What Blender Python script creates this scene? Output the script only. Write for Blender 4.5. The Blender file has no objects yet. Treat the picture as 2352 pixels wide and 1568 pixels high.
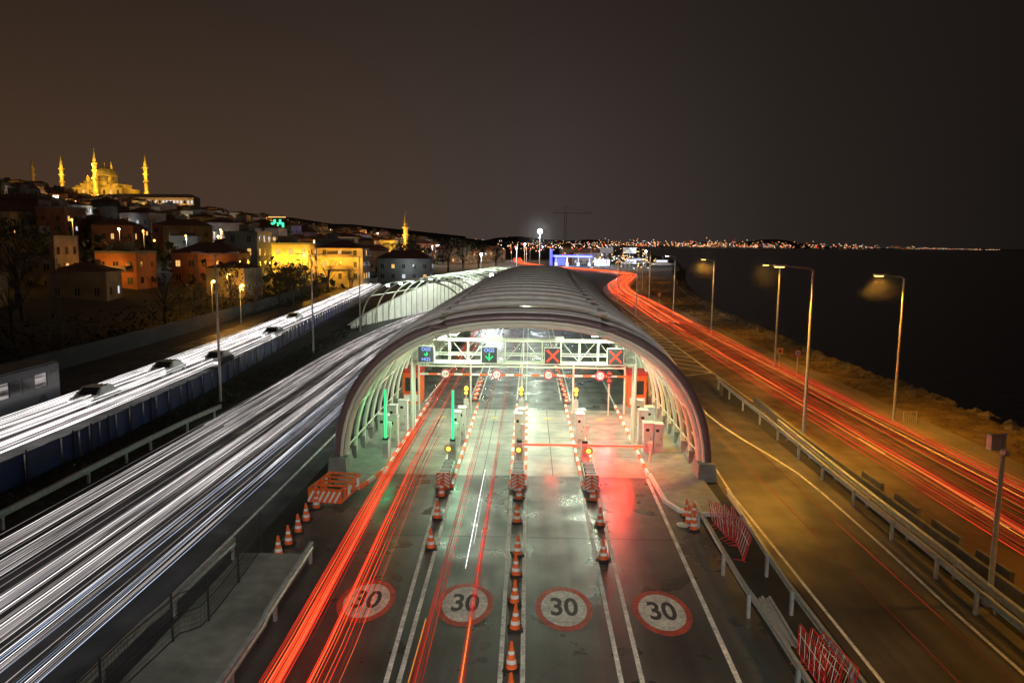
import bpy, math, random
from mathutils import Vector, Matrix
random.seed(7)
R=random.random
def U(a,b): return a+(b-a)*random.random()
scene=bpy.context.scene
scene.view_settings.view_transform='Standard'
scene.view_settings.look='None'
scene.view_settings.exposure=0
# ------------------------------------------------------------------ materials
def new_mat(name):
    m=bpy.data.materials.new(name); m.use_nodes=True
    return m, m.node_tree.nodes, m.node_tree.links
def mat(name,col,rough=0.6,metal=0.0,var=0.25,scale=3.0,bump=0.0,bscale=30.0,spec=0.5,var2=0.0,scale2=0.2,transl=0):
    m,n,l=new_mat(name)
    b=n['Principled BSDF']; b.inputs['Roughness'].default_value=rough; b.inputs['Metallic'].default_value=metal
    b.inputs['Specular IOR Level'].default_value=spec
    tc=n.new('ShaderNodeTexCoord')
    nz=n.new('ShaderNodeTexNoise'); nz.inputs['Scale'].default_value=scale; nz.inputs['Detail'].default_value=6
    l.new(tc.outputs['Object'],nz.inputs['Vector'])
    mr=n.new('ShaderNodeMapRange'); mr.inputs['From Min'].default_value=.25; mr.inputs['From Max'].default_value=.75
    mr.inputs['To Min'].default_value=1-var; mr.inputs['To Max'].default_value=1+var
    l.new(nz.outputs['Fac'],mr.inputs['Value'])
    out=mr.outputs['Result']
    if var2>0:
        nz2=n.new('ShaderNodeTexNoise'); nz2.inputs['Scale'].default_value=scale2; nz2.inputs['Detail'].default_value=4
        l.new(tc.outputs['Object'],nz2.inputs['Vector'])
        mr2=n.new('ShaderNodeMapRange'); mr2.inputs['From Min'].default_value=.3; mr2.inputs['From Max'].default_value=.7
        mr2.inputs['To Min'].default_value=1-var2; mr2.inputs['To Max'].default_value=1+var2
        l.new(nz2.outputs['Fac'],mr2.inputs['Value'])
        mm=n.new('ShaderNodeMath'); mm.operation='MULTIPLY'
        l.new(out,mm.inputs[0]); l.new(mr2.outputs['Result'],mm.inputs[1]); out=mm.outputs[0]
    vm=n.new('ShaderNodeVectorMath'); vm.operation='SCALE'; vm.inputs[0].default_value=col[:3]
    l.new(out,vm.inputs['Scale']); l.new(vm.outputs[0],b.inputs['Base Color'])
    if bump>0:
        nb=n.new('ShaderNodeTexNoise'); nb.inputs['Scale'].default_value=bscale; nb.inputs['Detail'].default_value=8
        l.new(tc.outputs['Object'],nb.inputs['Vector'])
        bp=n.new('ShaderNodeBump'); bp.inputs['Strength'].default_value=bump; bp.inputs['Distance'].default_value=.03
        l.new(nb.outputs['Fac'],bp.inputs['Height']); l.new(bp.outputs['Normal'],b.inputs['Normal'])
    if transl>0:
        t=n.new('ShaderNodeBsdfTranslucent'); l.new(vm.outputs[0],t.inputs['Color'])
        ms=n.new('ShaderNodeMixShader'); ms.inputs[0].default_value=transl
        l.new(b.outputs[0],ms.inputs[1]); l.new(t.outputs[0],ms.inputs[2]); l.new(ms.outputs[0],n['Material Output'].inputs['Surface'])
    return m
def asphalt(name,col,rlo=.32,rhi=.7,streak=.25,spec=.5):
    m,n,l=new_mat(name); b=n['Principled BSDF']; b.inputs['Specular IOR Level'].default_value=spec
    tc=n.new('ShaderNodeTexCoord')
    def noise(scale,vecscale=None,detail=6):
        nz=n.new('ShaderNodeTexNoise'); nz.inputs['Scale'].default_value=scale; nz.inputs['Detail'].default_value=detail
        if vecscale:
            mp=n.new('ShaderNodeMapping'); mp.inputs['Scale'].default_value=vecscale
            l.new(tc.outputs['Object'],mp.inputs['Vector']); l.new(mp.outputs[0],nz.inputs['Vector'])
        else: l.new(tc.outputs['Object'],nz.inputs['Vector'])
        return nz.outputs['Fac']
    def mr(x,a,b_,c,d):
        q=n.new('ShaderNodeMapRange'); 
        for k,v in zip(('From Min','From Max','To Min','To Max'),(a,b_,c,d)): q.inputs[k].default_value=v
        l.new(x,q.inputs['Value']); return q.outputs['Result']
    def mul(x,y):
        q=n.new('ShaderNodeMath'); q.operation='MULTIPLY'; l.new(x,q.inputs[0]); l.new(y,q.inputs[1]); return q.outputs[0]
    f=mul(mr(noise(45,None,3),.3,.7,.55,1.5), mr(noise(.35),.35,.65,.75,1.25))
    f=mul(f, mr(noise(1.0,(1.6,.05,1)),.35,.65,1-streak,1+streak))
    f=mul(f, mr(noise(1.3,(1,.4,1)),.5,.75,1.0,.78))
    vo=n.new('ShaderNodeTexVoronoi'); vo.feature='DISTANCE_TO_EDGE'; vo.inputs['Scale'].default_value=.16
    wn=n.new('ShaderNodeTexNoise'); wn.inputs['Scale'].default_value=.8
    l.new(tc.outputs['Object'],wn.inputs['Vector'])
    ad=n.new('ShaderNodeVectorMath'); ad.operation='MULTIPLY_ADD'; ad.inputs[1].default_value=(2,2,0)
    l.new(wn.outputs['Color'],ad.inputs[0]); l.new(tc.outputs['Object'],ad.inputs[2]); l.new(ad.outputs[0],vo.inputs['Vector'])
    f=mul(f, mr(vo.outputs['Distance'],0,.005,.65,1))
    vm=n.new('ShaderNodeVectorMath'); vm.operation='SCALE'; vm.inputs[0].default_value=col
    l.new(f,vm.inputs['Scale']); l.new(vm.outputs[0],b.inputs['Base Color'])
    l.new(mr(noise(.5),.35,.65,rlo,rhi),b.inputs['Roughness'])
    bp=n.new('ShaderNodeBump'); bp.inputs['Strength'].default_value=.35; bp.inputs['Distance'].default_value=.01
    l.new(noise(60,None,4),bp.inputs['Height']); l.new(bp.outputs['Normal'],b.inputs['Normal'])
    return m
def emit(name,col,strength,streak=False,var=.6):
    m,n,l=new_mat(name); n.remove(n['Principled BSDF'])
    e=n.new('ShaderNodeEmission'); e.inputs['Color'].default_value=(*col,1); e.inputs['Strength'].default_value=strength
    l.new(e.outputs[0],n['Material Output'].inputs['Surface'])
    if streak:
        tc=n.new('ShaderNodeTexCoord'); mp=n.new('ShaderNodeMapping'); mp.inputs['Scale'].default_value=(6,.12,3)
        nz=n.new('ShaderNodeTexNoise'); nz.inputs['Scale'].default_value=1; nz.inputs['Detail'].default_value=3
        l.new(tc.outputs['Object'],mp.inputs['Vector']); l.new(mp.outputs[0],nz.inputs['Vector'])
        q=n.new('ShaderNodeMapRange')
        for k,v in zip(('From Min','From Max','To Min','To Max'),(.35,.65,strength*(1-var),strength*(1+var))): q.inputs[k].default_value=v
        l.new(nz.outputs['Fac'],q.inputs['Value']); l.new(q.outputs['Result'],e.inputs['Strength'])
    return m
def mist(name,density):
    m,n,l=new_mat(name); n.remove(n['Principled BSDF'])
    tc=n.new('ShaderNodeTexCoord'); ln=n.new('ShaderNodeVectorMath'); ln.operation='LENGTH'; l.new(tc.outputs['Object'],ln.inputs[0])
    q=n.new('ShaderNodeMapRange')
    for k,v in zip(('From Min','From Max','To Min','To Max'),(0,1,density,0)): q.inputs[k].default_value=v
    l.new(ln.outputs['Value'],q.inputs['Value'])
    v=n.new('ShaderNodeVolumeScatter'); v.inputs['Color'].default_value=(.9,.9,.9,1); v.inputs['Anisotropy'].default_value=.2
    l.new(q.outputs['Result'],v.inputs['Density']); l.new(v.outputs[0],n['Material Output'].inputs['Volume'])
    return m
M={}
M['mist']=mist('halo_mist',.022); M['mist2']=mist('halo_mist_thin',.0011)  # scattering volumes added only round lamp heads to form their halos
M['asph']=asphalt('asphalt_plaza',(.062,.065,.058),.22,.52,.35,.55)
M['asphL']=asphalt('asphalt_left',(.045,.046,.048),.4,.7)
M['asphR']=asphalt('asphalt_right',(.072,.062,.045),.3,.62,.3,.5)
M['slab']=mat('toll_concrete',(.27,.28,.235),.3,var=.4,scale=1.2,bump=.15,var2=.4,scale2=.35)
M['conc']=mat('concrete',(.25,.26,.23),.8,var=.25,scale=2,bump=.4,var2=.3,scale2=.4)
M['concd']=mat('concrete_weathered',(.16,.15,.13),.85,var=.35,scale=3,bump=.5,var2=.3)
M['wallw']=mat('retaining_wall_render',(.62,.62,.55),.7,var=.12,scale=1,var2=.15)
M['dwall']=mat('dark_wall',(.05,.05,.045),.9,var=.3,scale=1,var2=.3)  # even dark colour; the boundary wall's unlit look is put into it
M['paint']=mat('road_paint',(.7,.7,.64),.55,var=.4,scale=9,var2=.3,scale2=1.5)
M['painty']=mat('road_paint_yellow',(.65,.5,.2),.6,var=.25,scale=9)
M['redp']=mat('road_paint_red',(.46,.07,.04),.55,var=.35,scale=8,var2=.25,scale2=2)
M['cream']=mat('road_paint_cream',(.6,.6,.52),.5,var=.3,scale=8,var2=.25,scale2=2)
M['dark']=mat('dark_paint',(.03,.035,.035),.6,var=.2,scale=8)
M['steel']=mat('galvanised_steel',(.5,.52,.52),.45,metal=.5,var=.25,scale=5)
M['rib']=mat('rib_paint',(.66,.72,.6),.35,var=.1,scale=2)
M['rimr']=mat('roof_rib_paint',(.6,.56,.54),.25,var=.15,scale=2)
M['rim']=mat('rim_paint',(.16,.105,.105),.3,var=.15,scale=2)
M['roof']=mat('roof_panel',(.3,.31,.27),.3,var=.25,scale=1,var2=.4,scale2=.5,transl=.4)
M['roofd']=mat('roof_slot_dark',(.06,.054,.05),.35,var=.25,scale=1,var2=.3,scale2=.5)  # darkness of the open side slots, put into the strip colour
M['white']=mat('white_enclosure',(.65,.68,.64),.45,var=.14,scale=3)
M['busb']=mat('bus_body',(.05,.055,.07),.3,var=.1,scale=1)
M['orange']=mat('orange_plastic',(.85,.15,.03),.5,var=.15,scale=5)
M['whitep']=mat('white_reflective',(.82,.82,.8),.45,var=.1,scale=5)
M['black']=mat('black_rubber',(.02,.02,.02),.7,var=.2,scale=8)
M['red']=mat('red_paint',(.6,.03,.025),.45,var=.15,scale=4)
M['blue']=mat('blue_hoarding',(.01,.022,.15),.5,var=.25,scale=2,var2=.3,scale2=.4)
M['grass']=mat('verge_ground',(.024,.023,.015),.95,var=.5,scale=.9,bump=.8,bscale=3,var2=.4,scale2=.15)
M['dirt']=mat('dirt',(.13,.09,.04),.95,var=.5,scale=.8,bump=1,bscale=4,var2=.45,scale2=.2)
M['pave']=mat('paving',(.16,.14,.11),.7,var=.2,scale=2,bump=.3,var2=.2)
M['rock']=mat('rock',(.15,.125,.085),.9,var=.35,scale=2,bump=.6,bscale=6)
M['leaf']=mat('foliage',(.04,.045,.018),.8,var=.5,scale=.6)
M['bark']=mat('bark',(.06,.048,.035),.9,var=.3,scale=4)
M['glass']=mat('window_glass',(.035,.035,.035),.2,var=.3,scale=.5)
M['stone']=mat('pale_stone',(.42,.36,.24),.8,var=.25,scale=.3)
M['lead']=mat('lead_dome',(.2,.19,.16),.6,var=.2,scale=.3)
M['tile']=mat('roof_tile',(.13,.06,.04),.8,var=.35,scale=1)
for i,c in enumerate([(.2,.16,.12),(.24,.11,.07),(.18,.18,.16),(.4,.34,.22),(.25,.2,.17),(.5,.2,.07)]):
    M['w%d'%i]=mat('house_wall_%d'%i,c,.85,var=.25,scale=.5,var2=.3,scale2=.15)
M['ew0']=emit('trail_white_faint',(1,.88,.85),.26,True,.85)
M['ewhite']=emit('trail_white',(1,.9,.87),.62,True,.75)
M['ewhite2']=emit('trail_white_hot',(1,.96,.94),1.7,True,.6)
M['eblue']=emit('trail_bluish',(.6,.72,1),.9,True,.6)
M['efar']=emit('trail_white_far',(1,.96,.94),2.2,True,.5)
M['ered']=emit('trail_red',(1,.045,.02),1.0,True,.5)
M['ered2']=emit('trail_orange',(1,.11,.03),1.25,True,.5)
M['eredd']=emit('trail_red_dim',(.9,.045,.02),.4,True,.7)
M['eredb']=emit('trail_red_bright',(1,.1,.03),2.6,True,.5)
M['eamb']=emit('trail_amber',(1,.33,.05),1.4,True,.5)
M['sod']=emit('sodium_lamp',(1,.55,.12),12)
M['sods']=emit('sodium_small',(1,.45,.07),9)
M['flood']=emit('floodlight',(.85,.93,1),160)
M['lum']=emit('luminaire',(.9,1,.88),25)
M['ledg']=emit('led_green',(.03,1,.3),1.5)
M['ledr']=emit('led_red',(1,.06,.03),3)
M['ledb']=emit('led_blue',(.25,.4,1),2.2)
M['amber']=emit('amber_beacon',(1,.42,.04),6)
M['winy']=emit('window_warm',(1,.55,.18),1.0)
M['winw']=emit('window_white',(.85,.92,1),.8)
M['winp']=emit('window_purple',(.3,.12,1),2.0)
M['wing']=emit('sign_green',(.05,1,.35),2.4)
M['gasb']=emit('station_blue',(.12,.15,1),2.0)
M['gasw']=emit('station_white',(.72,.78,1),1.5)
M['head']=emit('car_headlamp',(1,.97,.92),6)
# ------------------------------------------------------------------ mesh builder
class MB:
    def __init__(s): s.v=[]; s.f=[]; s.m=[]; s.mats=[]
    def mi(s,k):
        if k not in s.mats: s.mats.append(k)
        return s.mats.index(k)
    def add(s,vs,fs,k):
        o=len(s.v); s.v+=[tuple(p) for p in vs]; i=s.mi(k)
        for f in fs: s.f.append([a+o for a in f]); s.m.append(i)
    def box(s,cx,cy,cz,sx,sy,sz,k,rz=0,taper=1.0,tilt=None):
        vs=[]
        for dz in (-.5,.5):
            t=taper if dz>0 else 1
            for dx,dy in((-.5,-.5),(.5,-.5),(.5,.5),(-.5,.5)): vs.append(Vector((dx*sx*t,dy*sy*t,dz*sz)))
        Rm=Matrix.Rotation(rz,3,'Z')
        if tilt is not None: Rm=Rm@tilt
        vs=[Rm@p+Vector((cx,cy,cz)) for p in vs]
        s.add(vs,[(3,2,1,0),(4,5,6,7),(0,1,5,4),(1,2,6,5),(2,3,7,6),(3,0,4,7)],k)
    def b2(s,x0,x1,y0,y1,z0,z1,k): s.box((x0+x1)/2,(y0+y1)/2,(z0+z1)/2,x1-x0,y1-y0,z1-z0,k)
    def tube(s,pts,r,k,n=6,cap=True):
        pts=[Vector(p) for p in pts]; vs=[]; N=len(pts)
        rr=r if isinstance(r,(list,tuple)) else [r]*N
        for i,p in enumerate(pts):
            d=(pts[min(i+1,N-1)]-pts[max(i-1,0)])
            if d.length<1e-9: d=Vector((0,0,1))
            d.normalize()
            a=Vector((0,0,1)) if abs(d.z)<.9 else Vector((0,1,0))
            if abs(d.y)<.3 and abs(d.z)>=.3: a=Vector((0,1,0))
            u=d.cross(a).normalized(); w=u.cross(d)
            if i>0 and u.dot(pu)<0: u=-u; w=-w
            pu=u
            for j in range(n):
                t=2*math.pi*(j+.5)/n; vs.append(p+(u*math.cos(t)+w*math.sin(t))*rr[i])
        fs=[]
        for i in range(N-1):
            for j in range(n): fs.append((i*n+j,i*n+(j+1)%n,(i+1)*n+(j+1)%n,(i+1)*n+j))
        if cap: fs.append(tuple(range(n))); fs.append(tuple((N-1)*n+j for j in range(n)))
        s.add(vs,fs,k)
    def rev(s,cx,cy,prof,k,n=12):
        vs=[];fs=[]
        for r,z in prof:
            for j in range(n): t=2*math.pi*j/n; vs.append((cx+r*math.cos(t),cy+r*math.sin(t),z))
        for i in range(len(prof)-1):
            for j in range(n): fs.append((i*n+j,i*n+(j+1)%n,(i+1)*n+(j+1)%n,(i+1)*n+j))
        s.add(vs,fs,k)
    def strip(s,A,B,k):
        n=len(A); s.add(list(A)+list(B),[(i,n+i,n+i+1,i+1) for i in range(n-1)],k)
    def quad(s,a,b,c,d,k): s.add([a,b,c,d],[(0,1,2,3)],k)
    def rect(s,x0,x1,y0,y1,z,k): s.quad((x0,y0,z),(x1,y0,z),(x1,y1,z),(x0,y1,z),k)
    def text(s,txt,size,mtx,k,off=0.0):
        cu=bpy.data.curves.new('t','FONT'); cu.body=txt; cu.size=size; cu.align_x='CENTER'; cu.align_y='CENTER'; cu.offset=off
        cu.resolution_u=4
        ob=bpy.data.objects.new('t',cu); bpy.context.collection.objects.link(ob)
        me=bpy.data.meshes.new_from_object(ob)
        s.add([mtx@v.co for v in me.vertices],[tuple(p.vertices) for p in me.polygons],k)
        bpy.data.objects.remove(ob); bpy.data.curves.remove(cu); bpy.data.meshes.remove(me)
    def obj(s,name,smooth=False):
        me=bpy.data.meshes.new(name); me.from_pydata(s.v,[],s.f)
        for k in s.mats: me.materials.append(M[k])
        me.polygons.foreach_set('material_index',s.m)
        if smooth: me.polygons.foreach_set('use_smooth',[True]*len(s.f))
        me.update()
        o=bpy.data.objects.new(name,me); bpy.context.collection.objects.link(o); return o
def interp(tab,y):
    if y<=tab[0][0]: return tab[0][1]
    for (a,b),(c,d) in zip(tab,tab[1:]):
        if y<=c:
            t=(y-a)/(c-a); return b+(d-b)*t
    return tab[-1][1]
def smooth_path(pts,step=6):
    out=[]
    P=[Vector(p) for p in pts]; P=[2*P[0]-P[1]]+P+[2*P[-1]-P[-2]]
    for i in range(1,len(P)-2):
        n=max(1,int((P[i+1]-P[i]).length/step))
        for j in range(n):
            t=j/n; a,b,c,d=P[i-1],P[i],P[i+1],P[i+2]
            out.append(.5*((2*b)+(c-a)*t+(2*a-5*b+4*c-d)*t*t+(3*b-a-3*c+d)*t**3))
    out.append(P[-2]); return out
def offset(path,off,z=None):
    out=[]
    for i,p in enumerate(path):
        d=path[min(i+1,len(path)-1)]-path[max(i-1,0)]; d=Vector((d.x,d.y,0)).normalized()
        q=p+Vector((d.y,-d.x,0))*off
        if z is not None: q=Vector((q.x,q.y,z))
        out.append(q)
    return out
def light(name,kind,loc,col,power,size=.2,target=None,spot=None):
    ld=bpy.data.lights.new(name,kind); ld.color=col; ld.energy=power
    if kind=='AREA': ld.size=size
    elif kind in('POINT','SPOT'): ld.shadow_soft_size=size
    if kind=='SPOT': ld.spot_size=math.radians(spot or 120); ld.spot_blend=.7
    o=bpy.data.objects.new(name,ld); bpy.context.collection.objects.link(o); o.location=loc
    if target is not None: o.rotation_euler=(Vector(target)-Vector(loc)).to_track_quat('-Z','Y').to_euler()
    return o
def mist_ball(x,y,z,r,k='mist'):
    q=MB(); q.rev(0,0,[(math.sin(math.pi*i/10)+1e-4,-math.cos(math.pi*i/10)) for i in range(11)],k,20)
    o=q.obj('lamp_halo_mist',True); o.location=(x,y,z); o.scale=(r,r,r); return o  # local ball of haze, shaped to give the lamp a halo
# ------------------------------------------------------------------ terrain & sea
SH=[(-80,34),(51,33),(82,32),(145,35),(200,41),(275,53),(400,78),(600,112),(900,142),(1400,150),(1700,60),(2200,-500)]
def hgt(x,y):
    t=min(1,max(0,(-x-52)/470)); return 62*t**1.1
tb=MB()
ys=[-60,-20,0,20,40,60,80,100,120,145,170,200,235,275,320,360,400,450,500,560,600,700,800,900,1050,1200,1400,1700,2200,6000]
xl=[-3000,-1500,-1000,-700,-600,-520,-450,-380,-320,-270,-230,-190,-160,-130,-110,-90,-75,-62,-52,-20]
row=[]
for y in ys:
    s=interp(SH,y)
    xs=[x for x in xl]+[s-9,s-5,s-1.5,s,s+1.5,s+4,s+20]
    if s<0: xs=[s-3000+i*(3000/len(xl)) for i in range(len(xl))]+xs[len(xl):]
    zs=[]
    for i,x in enumerate(xs):
        if i<len(xs)-4: z=hgt(x,y)
        else: z=[-.25,-.9,-2,-4][i-(len(xs)-4)]
        zs.append(z)
    row.append([(x,y,z) for x,z in zip(xs,zs)])
n=len(row[0]); vs=[p for r in row for p in r]
tb.add(vs,[(j*n+i,j*n+i+1,(j+1)*n+i+1,(j+1)*n+i) for j in range(len(row)-1) for i in range(n-1)],'grass')
tb.obj('ground')
m,nn,l=new_mat('sea_water'); b=nn['Principled BSDF']; b.inputs['Base Color'].default_value=(.004,.005,.006,1); b.inputs['Roughness'].default_value=.25
tc=nn.new('ShaderNodeTexCoord'); nz=nn.new('ShaderNodeTexNoise'); nz.inputs['Scale'].default_value=.6; nz.inputs['Detail'].default_value=6
bp=nn.new('ShaderNodeBump'); bp.inputs['Strength'].default_value=.6; bp.inputs['Distance'].default_value=.4
l.new(tc.outputs['Object'],nz.inputs['Vector']); l.new(nz.outputs['Fac'],bp.inputs['Height']); l.new(bp.outputs['Normal'],b.inputs['Normal'])
M['sea']=m
q=MB(); q.rect(-2500,12000,-300,12000,-1.1,'sea'); q.obj('sea')
# ------------------------------------------------------------------ roads
LZ=.006
q=MB(); q.rect(-9.9,7.6,-25,38.6,LZ,'asph'); q.rect(-9.2,8.6,54.6,125,LZ,'asph'); q.obj('toll_plaza_road')
q=MB(); q.rect(-7.8,6.6,38.6,54.6,LZ+.004,'slab'); q.obj('toll_lane_concrete_slab')
LP=[(-16.2,-30,0),(-16.2,0,0),(-16.1,30,0),(-16.2,55,0),(-16.5,75,0),(-16,95,0),(-14.2,118,0),(-11,140,0),(-7,165,0),(-3,190,0)]
LPs=smooth_path(LP,5)
q=MB(); q.strip(offset(LPs,-5.2,LZ),offset(LPs,5.2,LZ),'asphL'); q.obj('carriageway')
FP=[(-29.5,-30,0),(-29.5,10,0),(-29.8,40,0),(-30.4,60,0),(-31.6,82,0),(-33.4,110,0),(-36.5,150,0),(-41,200,0),(-48,260,0)]
FPs=smooth_path(FP,5)
q=MB(); q.strip(offset(FPs,-8,LZ),offset(FPs,3.6,LZ),'asphL'); q.obj('service_road')
RP=[(20.9,-30,0),(20.9,40,0),(21,80,0),(21.3,120,0),(21.8,150,0),(22,180,0),(24.5,214,0),(31,253,0),(37,289,0),(33,321,0),(22,348,0),(7,385,0),(-6,457,0),(-10,600,0)]
RPs=smooth_path(RP,5)
q=MB(); q.strip(offset(RPs,-3.9,LZ+.006),offset(RPs,3.6,LZ+.006),'asphR'); q.obj('coastal_road')
CL=[(9.6,-30),(9.6,36),(9.9,44),(10.4,60),(11.6,85),(13.6,110),(16.4,135),(18.4,160)]
CRr=[(15.4,-30),(15.4,60),(17.0,66),(17.2,100),(17.4,160)]
yy=[-30,0,20,36,44,52,60,66,75,85,100,110,122,135,150]
q=MB(); q.strip([Vector((interp([(b,a) for a,b in CL],y),y,LZ)) for y in yy],[Vector((interp([(b,a) for a,b in CRr],y),y,LZ)) for y in yy],'asphR'); q.obj('slip_road')
q=MB()
sy=[-40,0,30,54,94,130,165,200,235,275,320,380]
wl=lambda y: 24.9 if y<150 else interp([(150,24.9),(180,26.2),(214,29),(253,35.5),(289,42),(320,43),(380,40)],y)
A=[Vector((wl(y),y,.12)) for y in sy]; B=[Vector((wl(y)+2.6,y,.12)) for y in sy]
q.strip(A,B,'pave')
q.strip([Vector((p.x,p.y,0)) for p in A],A,'conc'); q.strip(B,[Vector((p.x+.1,p.y,0)) for p in B],'conc')
q.strip([Vector((p.x-.02,p.y,.13)) for p in A],[Vector((p.x+.18,p.y,.13)) for p in A],'conc')
q.obj('seafront_pavement')
q=MB()
A=[Vector((wl(y)+2.75,y,.02)) for y in sy]; B=[Vector((interp(SH,y)-.4,y,.02)) for y in sy]
q.strip(A,B,'dirt')
for i in range(3500):
    y=U(5,260); x=U(wl(y)+2.9,interp(SH,y)-.3); r=U(.05,.22)
    q.add([(x-r,y,.0),(x+r*.4,y-r,.0),(x+r,y+r*.5,.0),(x,y+r,0),(x+U(-.3,.3)*r,y,r*1.1)],[(0,1,4),(1,2,4),(2,3,4),(3,0,4)],'dirt')
q.obj('dirt_verge')
q=MB()
for i in range(1100):
    y=U(-5,330)**1.0; s=interp(SH,y); x=s+U(-1.4,2.2); r=U(.25,.75)
    vs=[Vector((math.cos(t)*math.cos(p),math.sin(t)*math.cos(p),math.sin(p)*.7))*r*U(.7,1.2)+Vector((x,y,-.45*max(0,x-s)+.0)) for p in(-.6,.5) for t in [k*1.256+p for k in range(5)]]
    vs+= [Vector((x,y,r*.75-.45*max(0,x-s)))]
    fs=[(j,(j+1)%5,5+(j+1)%5,5+j) for j in range(5)]+[(5+j,5+(j+1)%5,10) for j in range(5)]
    q.add(vs,fs,'rock')
q.obj('shoreline_rocks')
# ------------------------------------------------------------------ markings
q=MB(); z=LZ+.008
def line(x0,y0,x1,y1,w=.14,k='paint',zz=z):
    d=Vector((x1-x0,y1-y0,0)).normalized(); nx=Vector((d.y,-d.x,0))*w/2
    a=Vector((x0,y0,zz)); b=Vector((x1,y1,zz)); q.quad(a-nx,b-nx,b+nx,a+nx,k)
line(-6.75,-5,-6.75,20,.16); line(-6.75,20,-7.15,38)
line(-3.78,-5,-3.8,19.6); line(-3.8,19.6,-4.25,35.5); line(-3.4,-5,-3.45,19.6); line(-3.45,19.6,-3.65,35.5)
line(-.56,-5,-.75,35.5); line(0,-5,-.08,35.5)
line(2.65,-5,2.7,35.3); line(3.05,-5,3.4,35.3)
line(5.9,-5,5.95,20,.16); line(5.95,20,6.2,38.5,.16)
for x,y0 in((-4.1,58),(-.5,58),(2.9,58)):
    line(x-.35,y0,x-.2,110,.12); line(x+.35,y0,x+.4,110,.12)
line(-7.8,57,-6.2,110,.12); line(6.5,57,7.0,110,.12)
q.rect(-6.9,6.2,30.2,30.28,z-.004,'dark')
for yj in (42.5,46.5,50.5): q.rect(-7.2,6.2,yj,yj+.05,z+.004,'dark')
for x in(-2.3,1.35): q.rect(x-.02,x+.02,38.7,54.5,z+.004,'dark')
for x in(-5.9,-2.3,1.35,5.0): q.rect(x-.25,x+.25,51.5,52.1,z+.008,'painty')
q.obj('lane_markings')
q=MB()
for x,y in((-5.35,24.4),(-2.02,24.3),(1.28,24.15),(4.5,24.0)):
    def ring(r0x,r0y,zz,k):
        vs=[(x,y,zz)]+[(x+r0x*math.cos(t*math.pi/24),y+r0y*math.sin(t*math.pi/24),zz) for t in range(48)]
        q.add(vs,[(0,1+i,1+(i+1)%48) for i in range(48)],k)
    ring(.95,1.56,z+.004,'redp'); ring(.76,1.25,z+.008,'cream')
    q.text('30',.95,Matrix.Translation((x,y,z+.012))@Matrix.Diagonal((1.0,1.8,1,1)),'dark',.022)
q.obj('speed_limit_road_marking')
q=MB()
for off,dash in((-4.3,0),(4.1,0),(-1.5,1),(1.4,1)):
    P=offset(smooth_path(LP,1.5),off,z)
    for i in range(0,len(P)-1):
        if dash and (i//2)%4: continue
        d=(P[i+1]-P[i]).normalized(); w=Vector((d.y,-d.x,0))*.07
        q.quad(P[i]-w,P[i+1]-w,P[i+1]+w,P[i]+w,'paint')
for off,dash in((-3.5,0),(3.2,0),(0,1)):
    P=offset(smooth_path(RP,1.5),off,z+.006)
    for i in range(0,len(P)-1):
        if P[i].y>170 or (dash and (i//2)%4): continue
        d=(P[i+1]-P[i]).normalized(); w=Vector((d.y,-d.x,0))*.07
        q.quad(P[i]-w,P[i+1]-w,P[i+1]+w,P[i]+w,'paint')
pts=smooth_path([(14.2,-10,0),(14.2,21,0),(14.4,30,0),(14.4,40,0),(13.4,47,0),(12.8,54,0),(13.3,62,0),(14,70,0)],3)
for a,b in zip(pts,pts[1:]): line(a.x,a.y,b.x,b.y,.13)
pts=[(9.95,-5),(9.95,36),(10.5,46),(11.0,60),(12.2,85),(14.5,110)]
for a,b in zip(pts,pts[1:]): line(*a,*b,.12)
line(14.0,70,16.6,119,.2); line(14.0,70,17.4,72,.2); line(17.4,72,17.8,117,.2)
for i in range(13):
    y=72+i*3.2; xl_=14.0+(y-70)*2.6/49
    line(xl_+.1,y+1.8+ (17.3-xl_)*.5,17.5,y,.3)
q.obj('road_markings')
# ------------------------------------------------------------------ guardrails
def guardrail(path,h=.72,side=1,step=4,name='guardrail',k='steel'):
    q=MB(); P=smooth_path([(x,y,0) for x,y in path],1.0)
    prof=[(0,-.15),(.045,-.13),(.045,-.07),(0,-.03),(0,.03),(.045,.07),(.045,.13),(0,.15)]
    L=[offset(P,side*a,0) for a,_ in prof]
    for i in range(len(prof)-1):
        A=[Vector((p.x,p.y,h+prof[i][1])) for p in L[i]]; B=[Vector((p.x,p.y,h+prof[i+1][1])) for p in L[i+1]]
        q.strip(A,B,k)
    Pt=offset(P,-side*.08,0)
    A=[Vector((p.x,p.y,h+.15)) for p in L[0]]; B=[Vector((p.x,p.y,h+.15)) for p in Pt]
    q.strip(A,B,k)
    for i in range(0,len(P),step):
        p=Pt[i]; q.box(p.x,p.y,(h+.1)/2,.1,.14,h+.1,k)
    return q.obj(name)
guardrail([(-7.75,-5),(-7.75,19),(-7.85,22),(-8.0,27.3)])
guardrail([(-11.25,-5),(-11.25,19),(-11.15,22),(-11.0,27.5)])
guardrail([(-21.6,-10),(-21.6,30),(-21.5,43),(-21.2,49),(-21.0,51)])
guardrail([(7.45,-5),(7.4,20),(7.3,25),(7.4,32.6)])
guardrail([(8.75,-5),(8.8,20),(8.85,26),(9.25,34.5)],side=1)
guardrail([(14.75,-5),(14.9,21),(15.1,28),(15.3,37),(15.7,49),(15.95,62),(16.3,66)])
guardrail([(15.3,-5),(15.4,21),(15.6,28),(15.8,37),(16.2,49)],side=-1)
guardrail([(10.2,62),(11.0,85),(13.2,112),(15.5,135)],side=1)
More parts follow.
